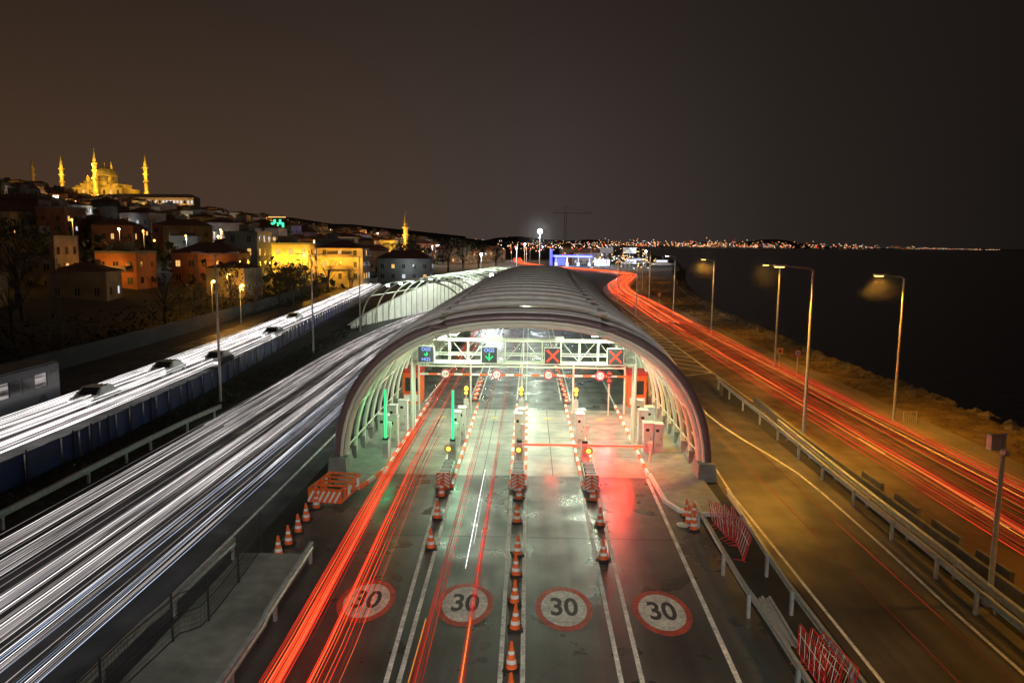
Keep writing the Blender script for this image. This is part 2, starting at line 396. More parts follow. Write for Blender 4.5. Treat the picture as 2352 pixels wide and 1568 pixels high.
def barrier(path,h=.8,name='concrete_barrier',w=.5,k='concd'):
    q=MB(); P=smooth_path([(x,y,0) for x,y in path],2)
    prof=[(-w/2,0),(-w/2,.1),(-w*.2,.35),(-w*.16,h),(w*.16,h),(w*.2,.35),(w/2,.1),(w/2,0)]
    for (a,b),(c,d) in zip(prof,prof[1:]):
        q.strip(offset(P,a,b),offset(P,c,d),k)
    for idx in(0,len(P)-1):
        q.add([offset(P,a,b)[idx] for a,b in prof],[tuple(range(8))],k)
    return q.obj(name)
barrier([(16.35,-5),(16.35,24),(16.4,36),(16.6,48),(17.05,57)])
for i,y in enumerate((36,32.5,29.2,26,22.8,19.5)): barrier([(17.05,y),(17.05,y+2.1)],.75,w=.45)
barrier([(-9.75,38.4),(-9.75,60),(-9.7,85),(-9,115)],.7,name='canopy_plinth_wall',w=.4,k='conc')
barrier([(9.15,38.4),(9.15,60),(9.6,85),(10.6,115)],.7,name='canopy_plinth_wall',w=.4,k='conc')
q=MB(); q.b2(-10.9,-8.25,-5,27.8,.0,.16,'conc'); q.obj('concrete_walkway')
def meshfence(path,h=1.5,name='mesh_fence',k='dark'):
    q=MB(); P=smooth_path([(x,y,0) for x,y in path],.25)
    for i in range(0,len(P),11):
        p=P[i]; q.tube([(p.x,p.y,.1),(p.x,p.y,h+.15)],.035,k,6)
    for i in range(0,len(P),1):
        p=P[i]; q.tube([(p.x,p.y,.25),(p.x,p.y,h)],.004,k,3,False)
    for j in range(9):
        z_=.25+(h-.25)*j/8; q.tube([(p.x,p.y,z_) for p in P[::4]],.006 if j%4 else .016,k,4,False)
    return q.obj(name)
meshfence([(-10.7,-5),(-10.6,19),(-9.95,22),(-10.0,25),(-10.2,28.3)])
q=MB(); BP=[(-24.8,-10,0),(-24.8,34,0),(-25,45,0),(-25.8,62,0),(-27.6,82,0),(-30.1,104,0),(-33.6,150,0)]
P=smooth_path(BP,1.0)
for i in range(len(P)-1):
    o=.04 if i%2 else -.04
    a,b=P[i],P[i+1]
    q.quad((a.x+o,a.y,0),(b.x+o,b.y,0),(b.x+o,b.y,1.5),(a.x+o,a.y,1.5),'blue')
    if i%3==0: q.box(a.x+.1,a.y,.8,.07,.07,1.7,'dark')
q.tube([(p.x+.08,p.y,1.5) for p in P],.03,'dark',4); q.obj('blue_hoarding_fence')
# ------------------------------------------------------------------ canopy
def arch_pts(xc,a,h,y,n=2.4,t0=0,t1=math.pi,N=40,lean=0,z0=0):
    out=[]
    for i in range(N+1):
        t=t0+(t1-t0)*i/N; c,s_=math.cos(t),math.sin(t)
        out.append(Vector((xc+a*math.copysign(abs(c)**(2/n),c),y+lean*abs(s_),z0+h*abs(s_)**(2/n))))
    return out
q=MB()
cx=lambda y: -.3+.00030*(y-39)**2
ny=35; Y=[39+2.15*i for i in range(ny)]
for i,y in enumerate(Y):
    q.tube(arch_pts(cx(y),9.25,7.85,y,N=36),.12 if i else .16,'rib',8)
    if i==0:
        q.tube(arch_pts(cx(y),9.62,8.25,y-.2,N=36),.24,'rim',10)
        q.tube(arch_pts(cx(y),9.42,8.05,y-.34,N=36),.09,'rib',8)
        q.tube(arch_pts(cx(y),9.62,8.46,y+.3,N=36,t0=.3,t1=math.pi-.3),.16,'rimr',8)
    elif i%2==0:
        q.tube(arch_pts(cx(y),9.8,8.7,y-.3,N=36,t0=.3,t1=math.pi-.3),.19,'rimr',8)
        q.tube(arch_pts(cx(y),9.7,8.3,y-.35,N=36,t0=.2,t1=math.pi-.2),.16,'rim',8)
    else:
        q.tube(arch_pts(cx(y),9.55,8.42,y,N=36,t0=.45,t1=math.pi-.45),.1,'rimr',8)
    if i<ny-1:
        up=.6 if i%2==0 else .28; up2=.28 if i%2==0 else -.03
        def sh(t0,t1,k):
            A=arch_pts(cx(y),9.38+up*.4,7.98+up,y-.1*(i%2==0),t0=t0,t1=t1,N=14); B=arch_pts(cx(Y[i+1]),9.38+up2*.4,7.98+up2,Y[i+1],t0=t0,t1=t1,N=14)
            q.strip(A,B,k)
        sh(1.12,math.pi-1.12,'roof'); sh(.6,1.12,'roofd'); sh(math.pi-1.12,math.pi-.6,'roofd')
for t in(.12,.4,.62,1.0,1.35,1.79,2.14,2.52,2.74,3.02):
    q.tube([arch_pts(cx(y),9.2,7.8,y,N=1,t0=t,t1=t+.01)[0] for y in Y],.045,'rib',6)
for sx in(-1,1):
    x=cx(39)+sx*9.5
    q.box(x,38.9,.45,1.0,1.6,.9,'conc',taper=.85)
    for y in Y[1:]:
        q.box(cx(y)+sx*9.35,y,.42,.45,.4,.84,'conc')
canopy=q.obj('toll_canopy',True)
try: canopy.data.set_sharp_from_angle(angle=math.radians(40))
except Exception: pass
for y in(42.5,48,53.5,61,70,80,92,106):
    for x in(-4.2,3.7):
        e=MB(); e.box(x+cx(y)+.3,y,7.0,.5,.9,.12,'white'); e.box(x+cx(y)+.3,y,6.92,.42,.8,.03,'lum'); o=e.obj('canopy_luminaire')
        light('luminaire_lamp','AREA',(x+cx(y)+.3,y,6.85),(.82,1,.72),430 if y<56 else 110,.7,target=(x+.3+cx(y),y+(3 if y<45 else 0),0))
    light('rib_uplight','POINT',(cx(y),y,6.0),(.82,1,.72),150 if y<56 else 260,.3)
# ------------------------------------------------------------------ gantry
def gantry():
    q=MB(); y0,y1=44.6,45.5; z0,z1=4.95,6.3; x0,x1=-6.9,6.3
    for y in(y0,y1):
        for z_ in(z0,z1): q.tube([(x0,y,z_),(x1,y,z_)],.06,'rib',6)
        q.tube([(x0,y,z0+.5),(x1,y,z0+.5)],.035,'rib',6)
        n_=12
        for i in range(n_+1):
            x=x0+(x1-x0)*i/n_; q.tube([(x,y,z0),(x,y,z1)],.035,'rib',6)
            if i<n_ and y==y1: q.tube([(x,y,z0 if i%2 else z1),(x+(x1-x0)/n_,y,z1 if i%2 else z0)],.025,'rib',6)
    q.b2(x0,x1,y0,y1,z0-.03,z0,'rib')
    for i in range(13):
        x=x0+(x1-x0)*i/12; q.tube([(x,y0,z1),(x,y1,z1)],.035,'rib',6)
    for x in(x0,x1):
        for y in(y0,y1): q.tube([(x,y,.1),(x,y,z0)],.09,'rib',8)
    for x in(-6.2,-5.2,-1.9,1.7,5.2): q.box(x+.1,y0-.05,z1+.15,.5,.35,.3,'white')
    return q.obj('sign_gantry')
gantry()
RX=Matrix.Rotation(math.pi/2,4,'X')
def vms(x,kind):
    q=MB(); y=44.35; z_=5.5
    q.box(x,y,z_,.98,.22,.98,'white'); q.box(x,y-.12,z_,.9,.03,.9,'dark')
    T=lambda dx,dz: Matrix.Translation((x+dx,y-.145,z_+dz))@RX
    if kind=='X':
        for s_ in(-1,1):
            q.box(x,y-.15-.004*s_,z_,.09,.02,.95,'ledr',tilt=Matrix.Rotation(s_*math.pi/4,3,'Y'))
    else:
        if kind=='OGSHGS':
            q.text('OGS',.27,T(0,.29),'ledb'); q.text('HGS',.27,T(0,-.3),'ledb')
            k='ledg'; c=.0; L=.12
            q.box(x+.05,y-.15,z_+.03,.05,.02,.2,k)
        else:
            q.text('OGS',.3,T(0,.28),'ledb'); k='ledg'; c=-.15; L=.24
            q.box(x,y-.15,z_-.1,.06,.02,.46,k)
        for s_ in(-1,1): q.box(x+s_*L*.42,y-.156-.003*s_,z_+c-.02,.055,.02,L*1.25,k,tilt=Matrix.Rotation(s_*.8,3,'Y'))
    return q.obj('lane_signal_sign')
vms(-6.0,'OGSHGS'); vms(-2.3,'OGS'); vms(1.4,'X'); vms(5.05,'X')
q=MB(); xs5=(-7.7,-4.05,-.45,3.15,6.75)
for x in xs5: q.tube([(x,53,.1),(x,53,3.55)],.07,'rib',8)
q.b2(-7.7,6.75,52.95,53.05,3.35,3.45,'rib')
for i in range(24):
    xa=-7.6+i*.6; q.box(xa+.3,52.85,2.85,.58,.06,.13,'orange' if i%2 else 'whitep')
for i in range(12):
    q.tube([(-7.3+i*1.2,52.9,2.9),(-7.3+i*1.2,53,3.35)],.012,'dark',4)
q.obj('height_limit_portal')
for x in(-5.8,-2.2,1.4,5.0):
    q=MB(); 
    for r,k,dy in((.34,'steel',-.26),(.33,'red',-.30),(.25,'whitep',-.31)):
        p=MB(); p.rev(0,0,[(0,0),(r,0)],k,24); q.add([(x+a,53+dy,2.9+b_) for a,b_,c in p.v],p.f,k)
    q.text('2,8',.28,Matrix.Translation((x,52.675,2.9))@RX,'dark'); q.obj('height_limit_sign')
# ------------------------------------------------------------------ islands
def kerb(q,path,w=.16,h=.17,seg=.9):
    P=[Vector((x,y,0)) for x,y in path]; k=0
    for a,b in zip(P,P[1:]):
        L=(b-a).length; n_=max(1,round(L/seg)); ang=math.atan2(b.y-a.y,b.x-a.x)
        for i in range(n_):
            c=a+(b-a)*((i+.5)/n_); q.box(c.x,c.y,h/2,L/n_-.01,w,h,'orange' if k%2 else 'whitep',rz=ang); k+=1
def island(x,y0,y1,w=.75):
    q=MB(); q.b2(x-w/2+.1,x+w/2-.1,y0+.1,y1-.1,0,.15,'conc')
    kerb(q,[(x-w/2,y1),(x-w/2,y0+.4),(x,y0),(x+w/2,y0+.4),(x+w/2,y1)]); return q.obj('toll_island')
for x in(-4.08,-.45,3.15): island(x,36.2,56)
q=MB(); q.add([(-9.5,36.2,0),(-8.2,36.2,0),(-7.55,39.5,0),(-7.55,56,0),(-9.5,56,0),(-9.5,36.2,.15),(-8.2,36.2,.15),(-7.55,39.5,.15),(-7.55,56,.15),(-9.5,56,.15)],[(5,6,7,8,9),(0,1,6,5),(1,2,7,6),(2,3,8,7)],'conc')
kerb(q,[(-8.9,36),(-8.15,36.05),(-7.45,39.5),(-7.45,56)]); q.obj('toll_island_edge')
q=MB(); pr=[(9.0,33.1),(7.7,33.2),(6.9,33.6),(6.5,34.8),(6.4,39),(6.5,56),(9.0,56)]
q.add([(x,y,0) for x,y in pr]+[(x,y,.15) for x,y in pr],[tuple(range(7,14))]+[(i,i+1,8+i,7+i) for i in range(6)],'conc')
kerb(q,[(6.45,56),(6.32,39)]); 
for a,b in zip(pr[:5],pr[1:5]):
    a=Vector((*a,0)); b=Vector((*b,0)); c=(a+b)/2; q.box(c.x,c.y,.085,(b-a).length,.16,.175,'whitep',rz=math.atan2(b.y-a.y,b.x-a.x))
q.obj('toll_island_edge')
def cushion(x,y0):
    q=MB()
    for i in range(7):
        y=y0+.45+i*.36; q.box(x,y,.5,.52,.3,.55,'dark' if i%2 else 'steel'); q.box(x,y,.8,.46,.1,.06,'whitep')
    for s_ in(-1,1): q.box(x+s_*.3,y0+1.6,.55,.04,2.5,.3,'steel')
    q.box(x,y0+.18,.5,.66,.1,.72,'orange')
    for i in range(4):
        for s_ in(-1,1):
            q.box(x+s_*.17,y0+.12,.25+i*.17,.3,.02,.07,'whitep',tilt=Matrix.Rotation(s_*.6,3,'Y'))
    q.tube([(x,y0+2.6,.8),(x,y0+2.6,1.35)],.04,'steel',6)
    q.rev(x,y0+2.6,[(.17,1.35),(.17,1.5),(0,1.5)],'dark',12)
    p=MB(); p.rev(0,0,[(0,0),(.11,0)],'amber',16); q.add([(x+a,y0+2.4,1.45+b_) for a,b_,c in p.v],p.f,'amber')
    p=MB(); p.rev(0,0,[(.11,0),(.21,0)],'painty',16); q.add([(x+a,y0+2.41,1.45+b_) for a,b_,c in p.v],p.f,'painty')
    return q.obj('crash_cushion')
for x in(-4.08,-.45,3.15): cushion(x,36.0)
def cabinet(x,y,w=.5,d=.6,h=1.9):
    q=MB(); q.box(x,y,.15+h/2,w,d,h,'white'); q.box(x,y,.15+h+.03,w+.06,d+.06,.06,'white')
    q.box(x,y-d/2-.01,.15+h*.55,w*.8,.02,h*.75,'rib'); q.box(x+w*.25,y-d/2-.03,.15+h*.5,.03,.03,.14,'dark')
    for i in range(4): q.box(x,y-d/2-.025,.5+i*.05,w*.5,.01,.015,'dark')
    q.box(x-w*.1,y-d/2-.025,.15+h*.8,w*.35,.012,.16,'glass')
    return q.obj('equipment_cabinet')
for x,y,h in((-8.4,43.5,1.9),(-7.85,43.7,1.75),(-8.3,46,1.9),(-7.9,47.5,1.9),(-4.2,44.2,1.95),(-3.98,45.4,1.95),(-.55,44.2,1.9),(-.38,45.4,1.9),(3.05,44.2,1.95),(3.25,45.4,1.9),(6.9,43.2,1.7),(7.5,43.4,1.6),(6.9,45.2,2.0),(7.5,46.6,1.9),(7.1,48.5,1.9)):
    cabinet(x,y,.42 if abs(x)<5 else .55,.6,h)
def gate(x,raised,L=3.1):
    q=MB(); y=41.2
    q.box(x,y,.15+.5,.36,.42,1.0,'white'); q.box(x,y,1.2,.3,.36,.12,'dark'); q.box(x,y-.22,.7,.28,.02,.6,'steel')
    if raised:
        q.tube([(x,y-.05,1.05),(x,y-.05,1.2)],.06,'white',8); q.box(x,y-.06,2.6,.1,.07,2.7,'ledg')
        q.box(x,y+.02,2.6,.14,.05,2.8,'white')
    else:
        q.box(x+.15+L/2,y-.06,1.0,L,.07,.09,'ledr'); q.box(x+.15+L/2,y+.02,1.0,L,.05,.13,'whitep')
    q.tube([(x+(.15),y+.5,.1),(x+.15,y+.5,1.9)],.04,'white',6); q.box(x+.15,y+.45,1.9,.2,.2,.3,'white')
    return q.obj('barrier_gate')
gate(-7.85,True); gate(-4.12,True); gate(-.45,False); gate(3.15,False)
q=MB(); q.tube([(6.75,41.2,.1),(6.75,41.2,1.15)],.06,'white',8); q.box(6.75,41.2,1.1,.25,.2,.3,'white'); q.obj('gate_rest_post')
for x in(-7.85,-4.12): light('gate_glow','POINT',(x,40.9,2.4),(.05,1,.35),70,.4)
light('gate_glow','POINT',(1.3,40.6,1.0),(1,.06,.03),50,.3)
light('gate_glow','POINT',(4.9,40.2,1.0),(1,.02,.01),330,.3); light('gate_glow','POINT',(4.9,37.8,.8),(1,.012,.006),330,.3)
light('signal_glow','POINT',(5.2,50.5,2.2),(1,.04,.06),700,.2)
def beacon(x):
    q=MB(); y=49.6; q.tube([(x,y,.1),(x,y,2.2)],.05,'white',8); q.box(x,y-.05,1.5,.3,.25,.6,'white'); q.box(x,y,2.2,.34,.2,.34,'dark')
    q.rev(x,y,[(.12,2.37),(.12,2.55),(.05,2.62),(0,2.62)],'amber',12)
    p=MB(); p.rev(0,0,[(0,0),(.11,0)],'amber',12); q.add([(x+a,y-.12,2.2+b_) for a,b_,c in p.v],p.f,'amber')
    q.box(x+.02,y-.16,1.0,.2,.2,.5,'white'); return q.obj('warning_beacon')
for x in(-4.08,-.45,3.15): beacon(x)
light('beacon_glow','POINT',(-4.08,49.3,2.7),(1,.55,.1),40,.1)
q=MB(); q.tube([(5.6,52.6,.1),(5.6,52.6,3.3)],.05,'rib',8)
for i in range(2): q.box(5.6,52.5,3.1-.5*i,.3,.15,.4,'dark'); q.rev(5.6,52.4,[(0,3.05-.5*i),(.13,3.08-.5*i),(.13,3.18-.5*i),(0,3.22-.5*i)],'ledr',10)
q.obj('traffic_signal')
for x in(-8.6,8.0):
    q=MB(); q.box(x,56.5,1.35,1.3,2.2,2.4,'orange'); q.box(x,56.5,2.6,1.6,2.6,.14,'red'); q.box(x,55.38,1.6,.9,.04,1.0,'glass'); q.box(x,55.37,.6,1.1,.03,.5,'whitep'); q.obj('toll_booth')
# ------------------------------------------------------------------ cones
def cone(x,y,h=.78,rot=0,lean=0):
    q=MB(); q.box(0,0,.03,.46,.46,.06,'black',rz=rot)
    prof=[(.17,.06),(.148,.2),(.131,.32),(.1,.47),(.084,.57),(.045,h-.0)]
    ks=['orange','whitep','orange','whitep','orange']
    for (a,b),k in zip(zip(prof,prof[1:]),ks): q.rev(0,0,[a,b],k,14)
    q.rev(0,0,[(.045,h),(.03,h+.01),(0,h+.01)],'orange',14)
    q.v=[(x+a+lean*c,y+b_,c+.014) for a,b_,c in q.v]
    return q.obj('traffic_cone',False)
for y in(34.9,31.9,28.5,26.5,24.4,22.6,20.5,18.9): cone(-.34-.004*(y-20)+U(-.04,.04),y+U(-.1,.1),.82,U(-.3,.3),U(-.03,.03))
for x,y in((-4.05,35.1),(-3.9,32.2),(-3.75,28.9),(3.1,34.9),(3.15,31.7),(2.95,28.1),(-9.5,33.2),(-9.5,31.6),(-9.45,30.3),(-9.45,29),(-9.5,27.9),(7.1,33),(7.05,32.2),(7.35,32.6),(7.1,31.4)): cone(x,y,.82 if x>-9 else .8,U(-.4,.4),U(-.03,.03))
for i in range(9): cone(2.9-i*.03,57+i*2.3,.8)
for i in range(5): cone(-4.05,57.5+i*1.8,.8)
q=MB(); q.rev(6.75,31.9,[(.28,.02),(.3,.06),(.2,.09),(0,.1)],'cream',14); q.obj('discarded_cone_base')
def attenuator(x,y,rz):
    q=MB(); Rm=Matrix.Rotation(rz,3,'Z')
    def bx(dx,dy,dz,sx,sy,sz,k):
        p=Rm@Vector((dx,dy,0)); q.box(x+p.x,y+p.y,dz,sx,sy,sz,k,rz=rz)
    for s_ in(-1,1):
        bx(s_*.75,0,.85,.08,2.6,.1,'orange'); bx(s_*.75,0,.3,.08,2.6,.1,'orange')
        for j in range(4): bx(s_*.75,-1.25+j*.83,.55,.075,.08,.6,'orange')
        for j in range(4): bx(s_*.8,-.9+j*.6,.57,.03,.3,.4,'whitep' if j%2 else 'orange')
    for j in range(5): bx(0,-1.25+j*.62,.85,1.4,.07,.09,'orange')
    bx(0,-1.32,.55,1.5,.05,.6,'orange')
    for j in range(6):
        p=Rm@Vector((-.62+j*.25,-1.355,0)); q.box(x+p.x,y+p.y,.55,.09,.02,.58,'whitep',rz=rz,tilt=Matrix.Rotation(.5,3,'Y'))
    return q.obj('crash_attenuator')
attenuator(-9.0,34.6,-.12)
def crowd(x,y,rz,lean=0,k='red',z0=0.0):
    q=MB(); w=2.0
    q.tube([(-w/2,0,.2),(-w/2,0,1.05),(-w/2+.08,0,1.12),(w/2-.08,0,1.12),(w/2,0,1.05),(w/2,0,.2),(-w/2,0,.2)],.02,k,6)
    for i in range(1,16):
        xx=-w/2+w*i/16; q.tube([(xx,0,.2),(xx,0,1.12)],.009,k if i%3 else 'whitep',5)
    for s_ in(-1,1): q.tube([(s_*.7,-.3,.02),(s_*.7,0,.08),(s_*.7,.3,.02)],.02,k,5); q.tube([(s_*.7,0,.05),(s_*.7,0,.2)],.02,k,5)
    q.tube([(-w/2,0,.8),(w/2,0,.8)],.012,'whitep',5)
    Mx=Matrix.Translation((x,y,z0))@Matrix.Rotation(rz,4,'Z')@Matrix.Rotation(lean,4,'X')
    q.v=[tuple(Mx@Vector(p)) for p in q.v]
    return q.obj('crowd_barrier')
for i in range(4): crowd(8.15+i*.13,31.2-.25*i,math.pi/2+.08-.05*i,-.18+.07*i,'red')
crowd(8.3,28.9,math.pi/2-.1,.25)
for i in range(3): crowd(8.0+i*.15,20.3-.2*i,math.pi/2+.05*i,.15*i,'red')
q=MB()
for i in range(6): q.tube([(7.75+i*.09,21.8,.1+.06*(i%2)),(7.85+i*.08,24.8,.12+.06*(i%3))],.045,'steel',6)
q.obj('stacked_steel_rails')
# ------------------------------------------------------------------ lamp posts
def lamp(x,y,h,arm,power=1400,col=(1,.56,.14),name='street_lamp',head_k='sod',spot=135,fog=0):
    q=MB(); q.box(x,y,.05,.4,.4,.1,'conc')
    q.tube([(x,y,0),(x,y,h*.5),(x,y,h-.15)],[.11,.085,.06],'steel',10)
    e=x+arm
    q.tube([(x,y,h-.15),(x+arm*.12,y,h),(e,y,h+.12)],[.06,.045,.04],'steel',8)
    d=1 if arm>0 else -1
    q.box(e+d*.15,y,h+.13,.75,.3,.12,'steel'); q.box(e+d*.2,y,h+.055,.5,.22,.04,head_k)
    o=q.obj(name)
    light('lamp_light','SPOT',(e+d*.2,y,h-.05),col,power,.12,target=(e+d*.2,y,0),spot=spot)
    if fog: mist_ball(e+d*.2,y,h-.4,fog)
    return o
S=(1,.42,.035)
lamp(25.2,52.3,10,-1.5,power=5000,col=S,fog=1.5)
lamp(16.8,46,10.7,-1.8,power=9500,col=(1,.45,.04))
lamp(24.8,76.9,10,-1.2,power=5000,col=S,fog=2.0); lamp(24.4,102.6,10,-1.2,power=4600,col=S,fog=2.2)
lamp(24.5,130.6,10,-1.2,power=3500,col=(1,.6,.25),head_k='lum')
for x,y in((25.8,165.8),(30,205),(38,245),(43,285),(40,330)): lamp(x,y,10,-1.2,power=3800,col=S)
lamp(25.2,26,10,-1.5,power=3200,col=S); lamp(16.8,12,10.7,-1.8,power=3400,col=(1,.45,.04))
for x,y in((17.8,128),(18.3,160),(27,230)): lamp(x,y,9.5,.9,power=1200,col=S)
for x,y in((10,380),(-2,430),(-12,500),(0,560),(20,470),(34,430),(52,390),(62,440),(45,360),(30,380)): lamp(x,y,10,-1.2,power=3500,col=(1,.55,.2),head_k='lum' if x%4==0 else 'sods',spot=155)
for x,y,h in((-23,55.8,11),(-23.3,81.6,10.5),(-22.8,102.4,10)):
    q=MB(); q.tube([(x,y,0),(x,y,h)],[.11,.06],'steel',8); q.tube([(x,y,h-.1),(x-1.2,y,h+.1)],.04,'steel',6); q.tube([(x,y,h-.1),(x+1.2,y,h+.1)],.04,'steel',6)
    q.box(x-1.4,y,h+.1,.6,.25,.1,'steel'); q.box(x+1.4,y,h+.1,.6,.25,.1,'steel'); q.obj('street_lamp')
q=MB(); x,y=15.7,25; q.box(x,y,.3,.35,.35,.6,'steel',taper=.6); q.tube([(x,y,.1),(x,y,6.0)],[.1,.07],'steel',10); q.box(x-.32,y,5.65,.34,.28,.5,'steel'); q.tube([(x,y,5.9),(x-.4,y,5.9)],.03,'steel',6); q.box(x-.1,y-.25,5.4,.16,.3,.16,'steel'); q.obj('camera_pole')
def roundsign(x,y,h,kind):
    q=MB(); q.tube([(x,y,0),(x,y,h)],.035,'steel',6)
    if kind=='round':
        for r,k,dy in((.36,'red',-.06),(.27,'whitep',-.07)):
            p=MB(); p.rev(0,0,[(0,0),(r,0)],k,20); q.add([(x+a,y+dy,h-.2+b_) for a,b_,c in p.v],p.f,k)
        q.text('50',.26,Matrix.Translation((x,y-.085,h-.2))@RX,'dark')
    else:
        q.box(x,y-.05,h-.25,.6,.03,.6,'painty'); q.box(x,y-.075,h-.25,.3,.02,.3,'red')
    q.obj('traffic_sign')
roundsign(23.95,73,2.3,'sq'); roundsign(24.6,70,2.5,'round'); roundsign(25.3,150,2.6,'sq'); 
q=MB(); q.tube([(25.6,51.8,0),(25.6,51.8,.9),(26.5,51.8,.9),(26.5,51.8,0)],.03,'steel',6)
for i in range(6): q.tube([(25.7+i*.14,51.8,.1),(25.7+i*.14,51.8,.9)],.012,'steel',4)
q.obj('pavement_railing')
# ------------------------------------------------------------------ trails
def trail(q,path,off,z_,r,k,y0=None,y1=None,wob=.0):
    P=offset(path,off,z_)
    if y0 is not None: P=[p for p in P if y0<=p.y<=y1]
    if len(P)<2: return
    ph=R()*6; P=[p+Vector((wob*math.sin(p.y*.05+ph),0,0)) for p in P]
    q.tube(P,r,k,4,False)
q=MB()
for i in range(62):      # pairs of headlamps: one vehicle leaves two parallel lines
    lane=random.choice((-2.8,-2.8,.2,.2,.2,2.7))+random.gauss(0,.24)
    u_=R()
    if u_<.55: k='ew0'; r=U(.006,.02)
    elif u_<.86: k=random.choice(('ewhite','ewhite','eblue')); r=U(.004,.011)
    else: k='ewhite2'; r=U(.004,.009)
    a=-12 if R()<.75 else U(15,60); b=172 if R()<.7 else U(60,140); zz=U(.55,.8)
    st=random.getstate()
    for s_ in(-.62,.62): random.setstate(st); trail(q,LPs,lane+s_,zz,r,k,a,b,.12)
    if R()<.3: trail(q,LPs,lane+U(-.5,.5),U(.2,.4),.008,'ew0',a,b,.12)
for i in range(26):      # denser bundle where the lanes converge under the exit canopy
    trail(q,LPs,random.choice((-2.8,.2,2.7))+random.gauss(0,.6),U(.5,.9),U(.01,.025),'ewhite',U(60,85),178,.12)
q.obj('headlight_trails')
q=MB()
for i in range(130):
    off=random.choice((-2.4,-.9,-.9,1.1,1.3))+random.gauss(0,.3); u_=R()
    if u_<.35: k='ew0'; r=U(.01,.035)
    else: k=random.choice(('ewhite','efar','efar')); r=U(.008,.026)
    a=-10 if R()<.6 else U(20,90); b=205 if R()<.8 else U(60,150)
    trail(q,FPs,off,U(.45,1.0),r,k,a,b,.15)
q.obj('headlight_trails')
q=MB()
for c,sp,nn_ in((-6.42,.26,30),(-5.2,.36,17),(-2.85,.16,11),(-1.6,.13,10)):
    for i in range(nn_):
        off=c+random.gauss(0,sp*.6)
        y1=random.choice((37,42,46,50,100)) if c<-3 else random.choice((40,44,60,110))
        k=random.choice(('ered','ered2','ered2','eredd','ered')) if c<-3 else random.choice(('eredd','eredd','eredd','ered'))
        wid=(U(.004,.018) if c<-6 else U(.004,.014)) if c<-3 else U(.004,.013)
        P=[Vector((off-(max(0,min(18,y-20))*.02 if c<-3 else 0),y,U(.72,.725)+(i%5)*.06)) for y in range(-6 if R()<.8 else 18,y1,2)]
        q.tube(P,wid,k,4,False)
for x in(-2.95,-1.62): q.tube([Vector((x,y,.9)) for y in(-6,0,10,20,21.5)],.018,'eamb',5,True)
q.tube([Vector((-2.15,y,.5)) for y in range(26,40,2)],.014,'ewhite2',4); q.tube([Vector((-2.0,y,.6)) for y in range(28,37,2)],.01,'ewhite',4)
q.obj('taillight_trails')
q=MB()
for i in range(95):
    off=random.choice((-2.1,-.7,-.7,1.0,2.3,2.5))+random.gauss(0,.4)
    k=random.choice(('ered','ered2','ered','eredd','eredd','eredd','eamb'))
    a=-12 if R()<.55 else U(30,160); b=600 if R()<.75 else U(80,300)
    trail(q,RPs,off,U(.6,1.0),U(.004,.013),k,a,b,.15)
for i in range(38):
    off=random.choice((-2.3,-.9,.9,2.3))+random.gauss(0,.4)
    trail(q,RPs,off,U(.6,1.0),U(.02,.055),random.choice(('eredb','ered2','eredb')),random.choice((110,140,170)),600,.2)
for x in(11.4,12.8): q.tube([Vector((x+.0006*(y-40)**2*(1 if y>40 else 0),y,.7)) for y in range(-6,120,4)],.008,'eredd',4,False)
q.obj('taillight_trails')
# ------------------------------------------------------------------ vehicles
def car(x,y,rz,k='white'):
    q=MB(); 
    prof=[(-2.1,.3),(-2.15,.65),(-2.0,.85),(-1.55,.92),(-1.05,1.38),(.35,1.42),(1.05,.95),(1.9,.8),(2.12,.6),(2.12,.3)]
    w=.86
    L=[(-w if z_<1 else -w*.8,yy_,z_) for yy_,z_ in prof]; Rr=[(-a,b_,c) for a,b_,c in L]; n_=len(prof)
    q.add(L+Rr,[tuple(range(n_))[::-1],tuple(range(n_,2*n_))]+[(i,(i+1)%n_,n_+(i+1)%n_,n_+i) for i in range(n_)],k)
    for s_ in(-1,1):
        q.add([(s_*(w*.93),-1.35,.95),(s_*(w*.93),.85,.97),(s_*(w*.815),.33,1.34),(s_*(w*.815),-1.0,1.32)],[(0,1,2,3)],'glass')
        for yy_ in(-1.35,1.3):
            q.tube([(s_*(w-.12),yy_,.32),(s_*(w+.03),yy_,.32)],.32,'black',14); q.tube([(s_*(w),yy_,.32),(s_*(w+.045),yy_,.32)],.18,'steel',10)
        q.box(s_*.6,2.1,.62,.3,.08,.14,'head'); q.box(s_*.62,-2.12,.7,.26,.06,.14,'red')
        q.box(s_*(w+.06),.6,1.0,.14,.1,.1,k)
    q.add([(-.66,1.1,.96),(.66,1.1,.96),(.6,.42,1.38),(-.6,.42,1.38)],[(0,1,2,3)],'glass')
    q.add([(-.66,-1.56,.95),(.66,-1.56,.95),(.6,-1.08,1.35),(-.6,-1.08,1.35)],[(3,2,1,0)],'glass')
    Mx=Matrix.Translation((x,y,LZ))@Matrix.Rotation(rz,4,'Z'); q.v=[tuple(Mx@Vector(p)) for p in q.v]
    return q.obj('car')
def fpos(y): return interp([(p.y,p.x) for p in FPs],y)
for y,o in((54,-1.3),(66,-1.2),(72,1.2),(93,.8),(112,-1.2)):
    car(fpos(y)+o,y,math.pi+.04,'white')
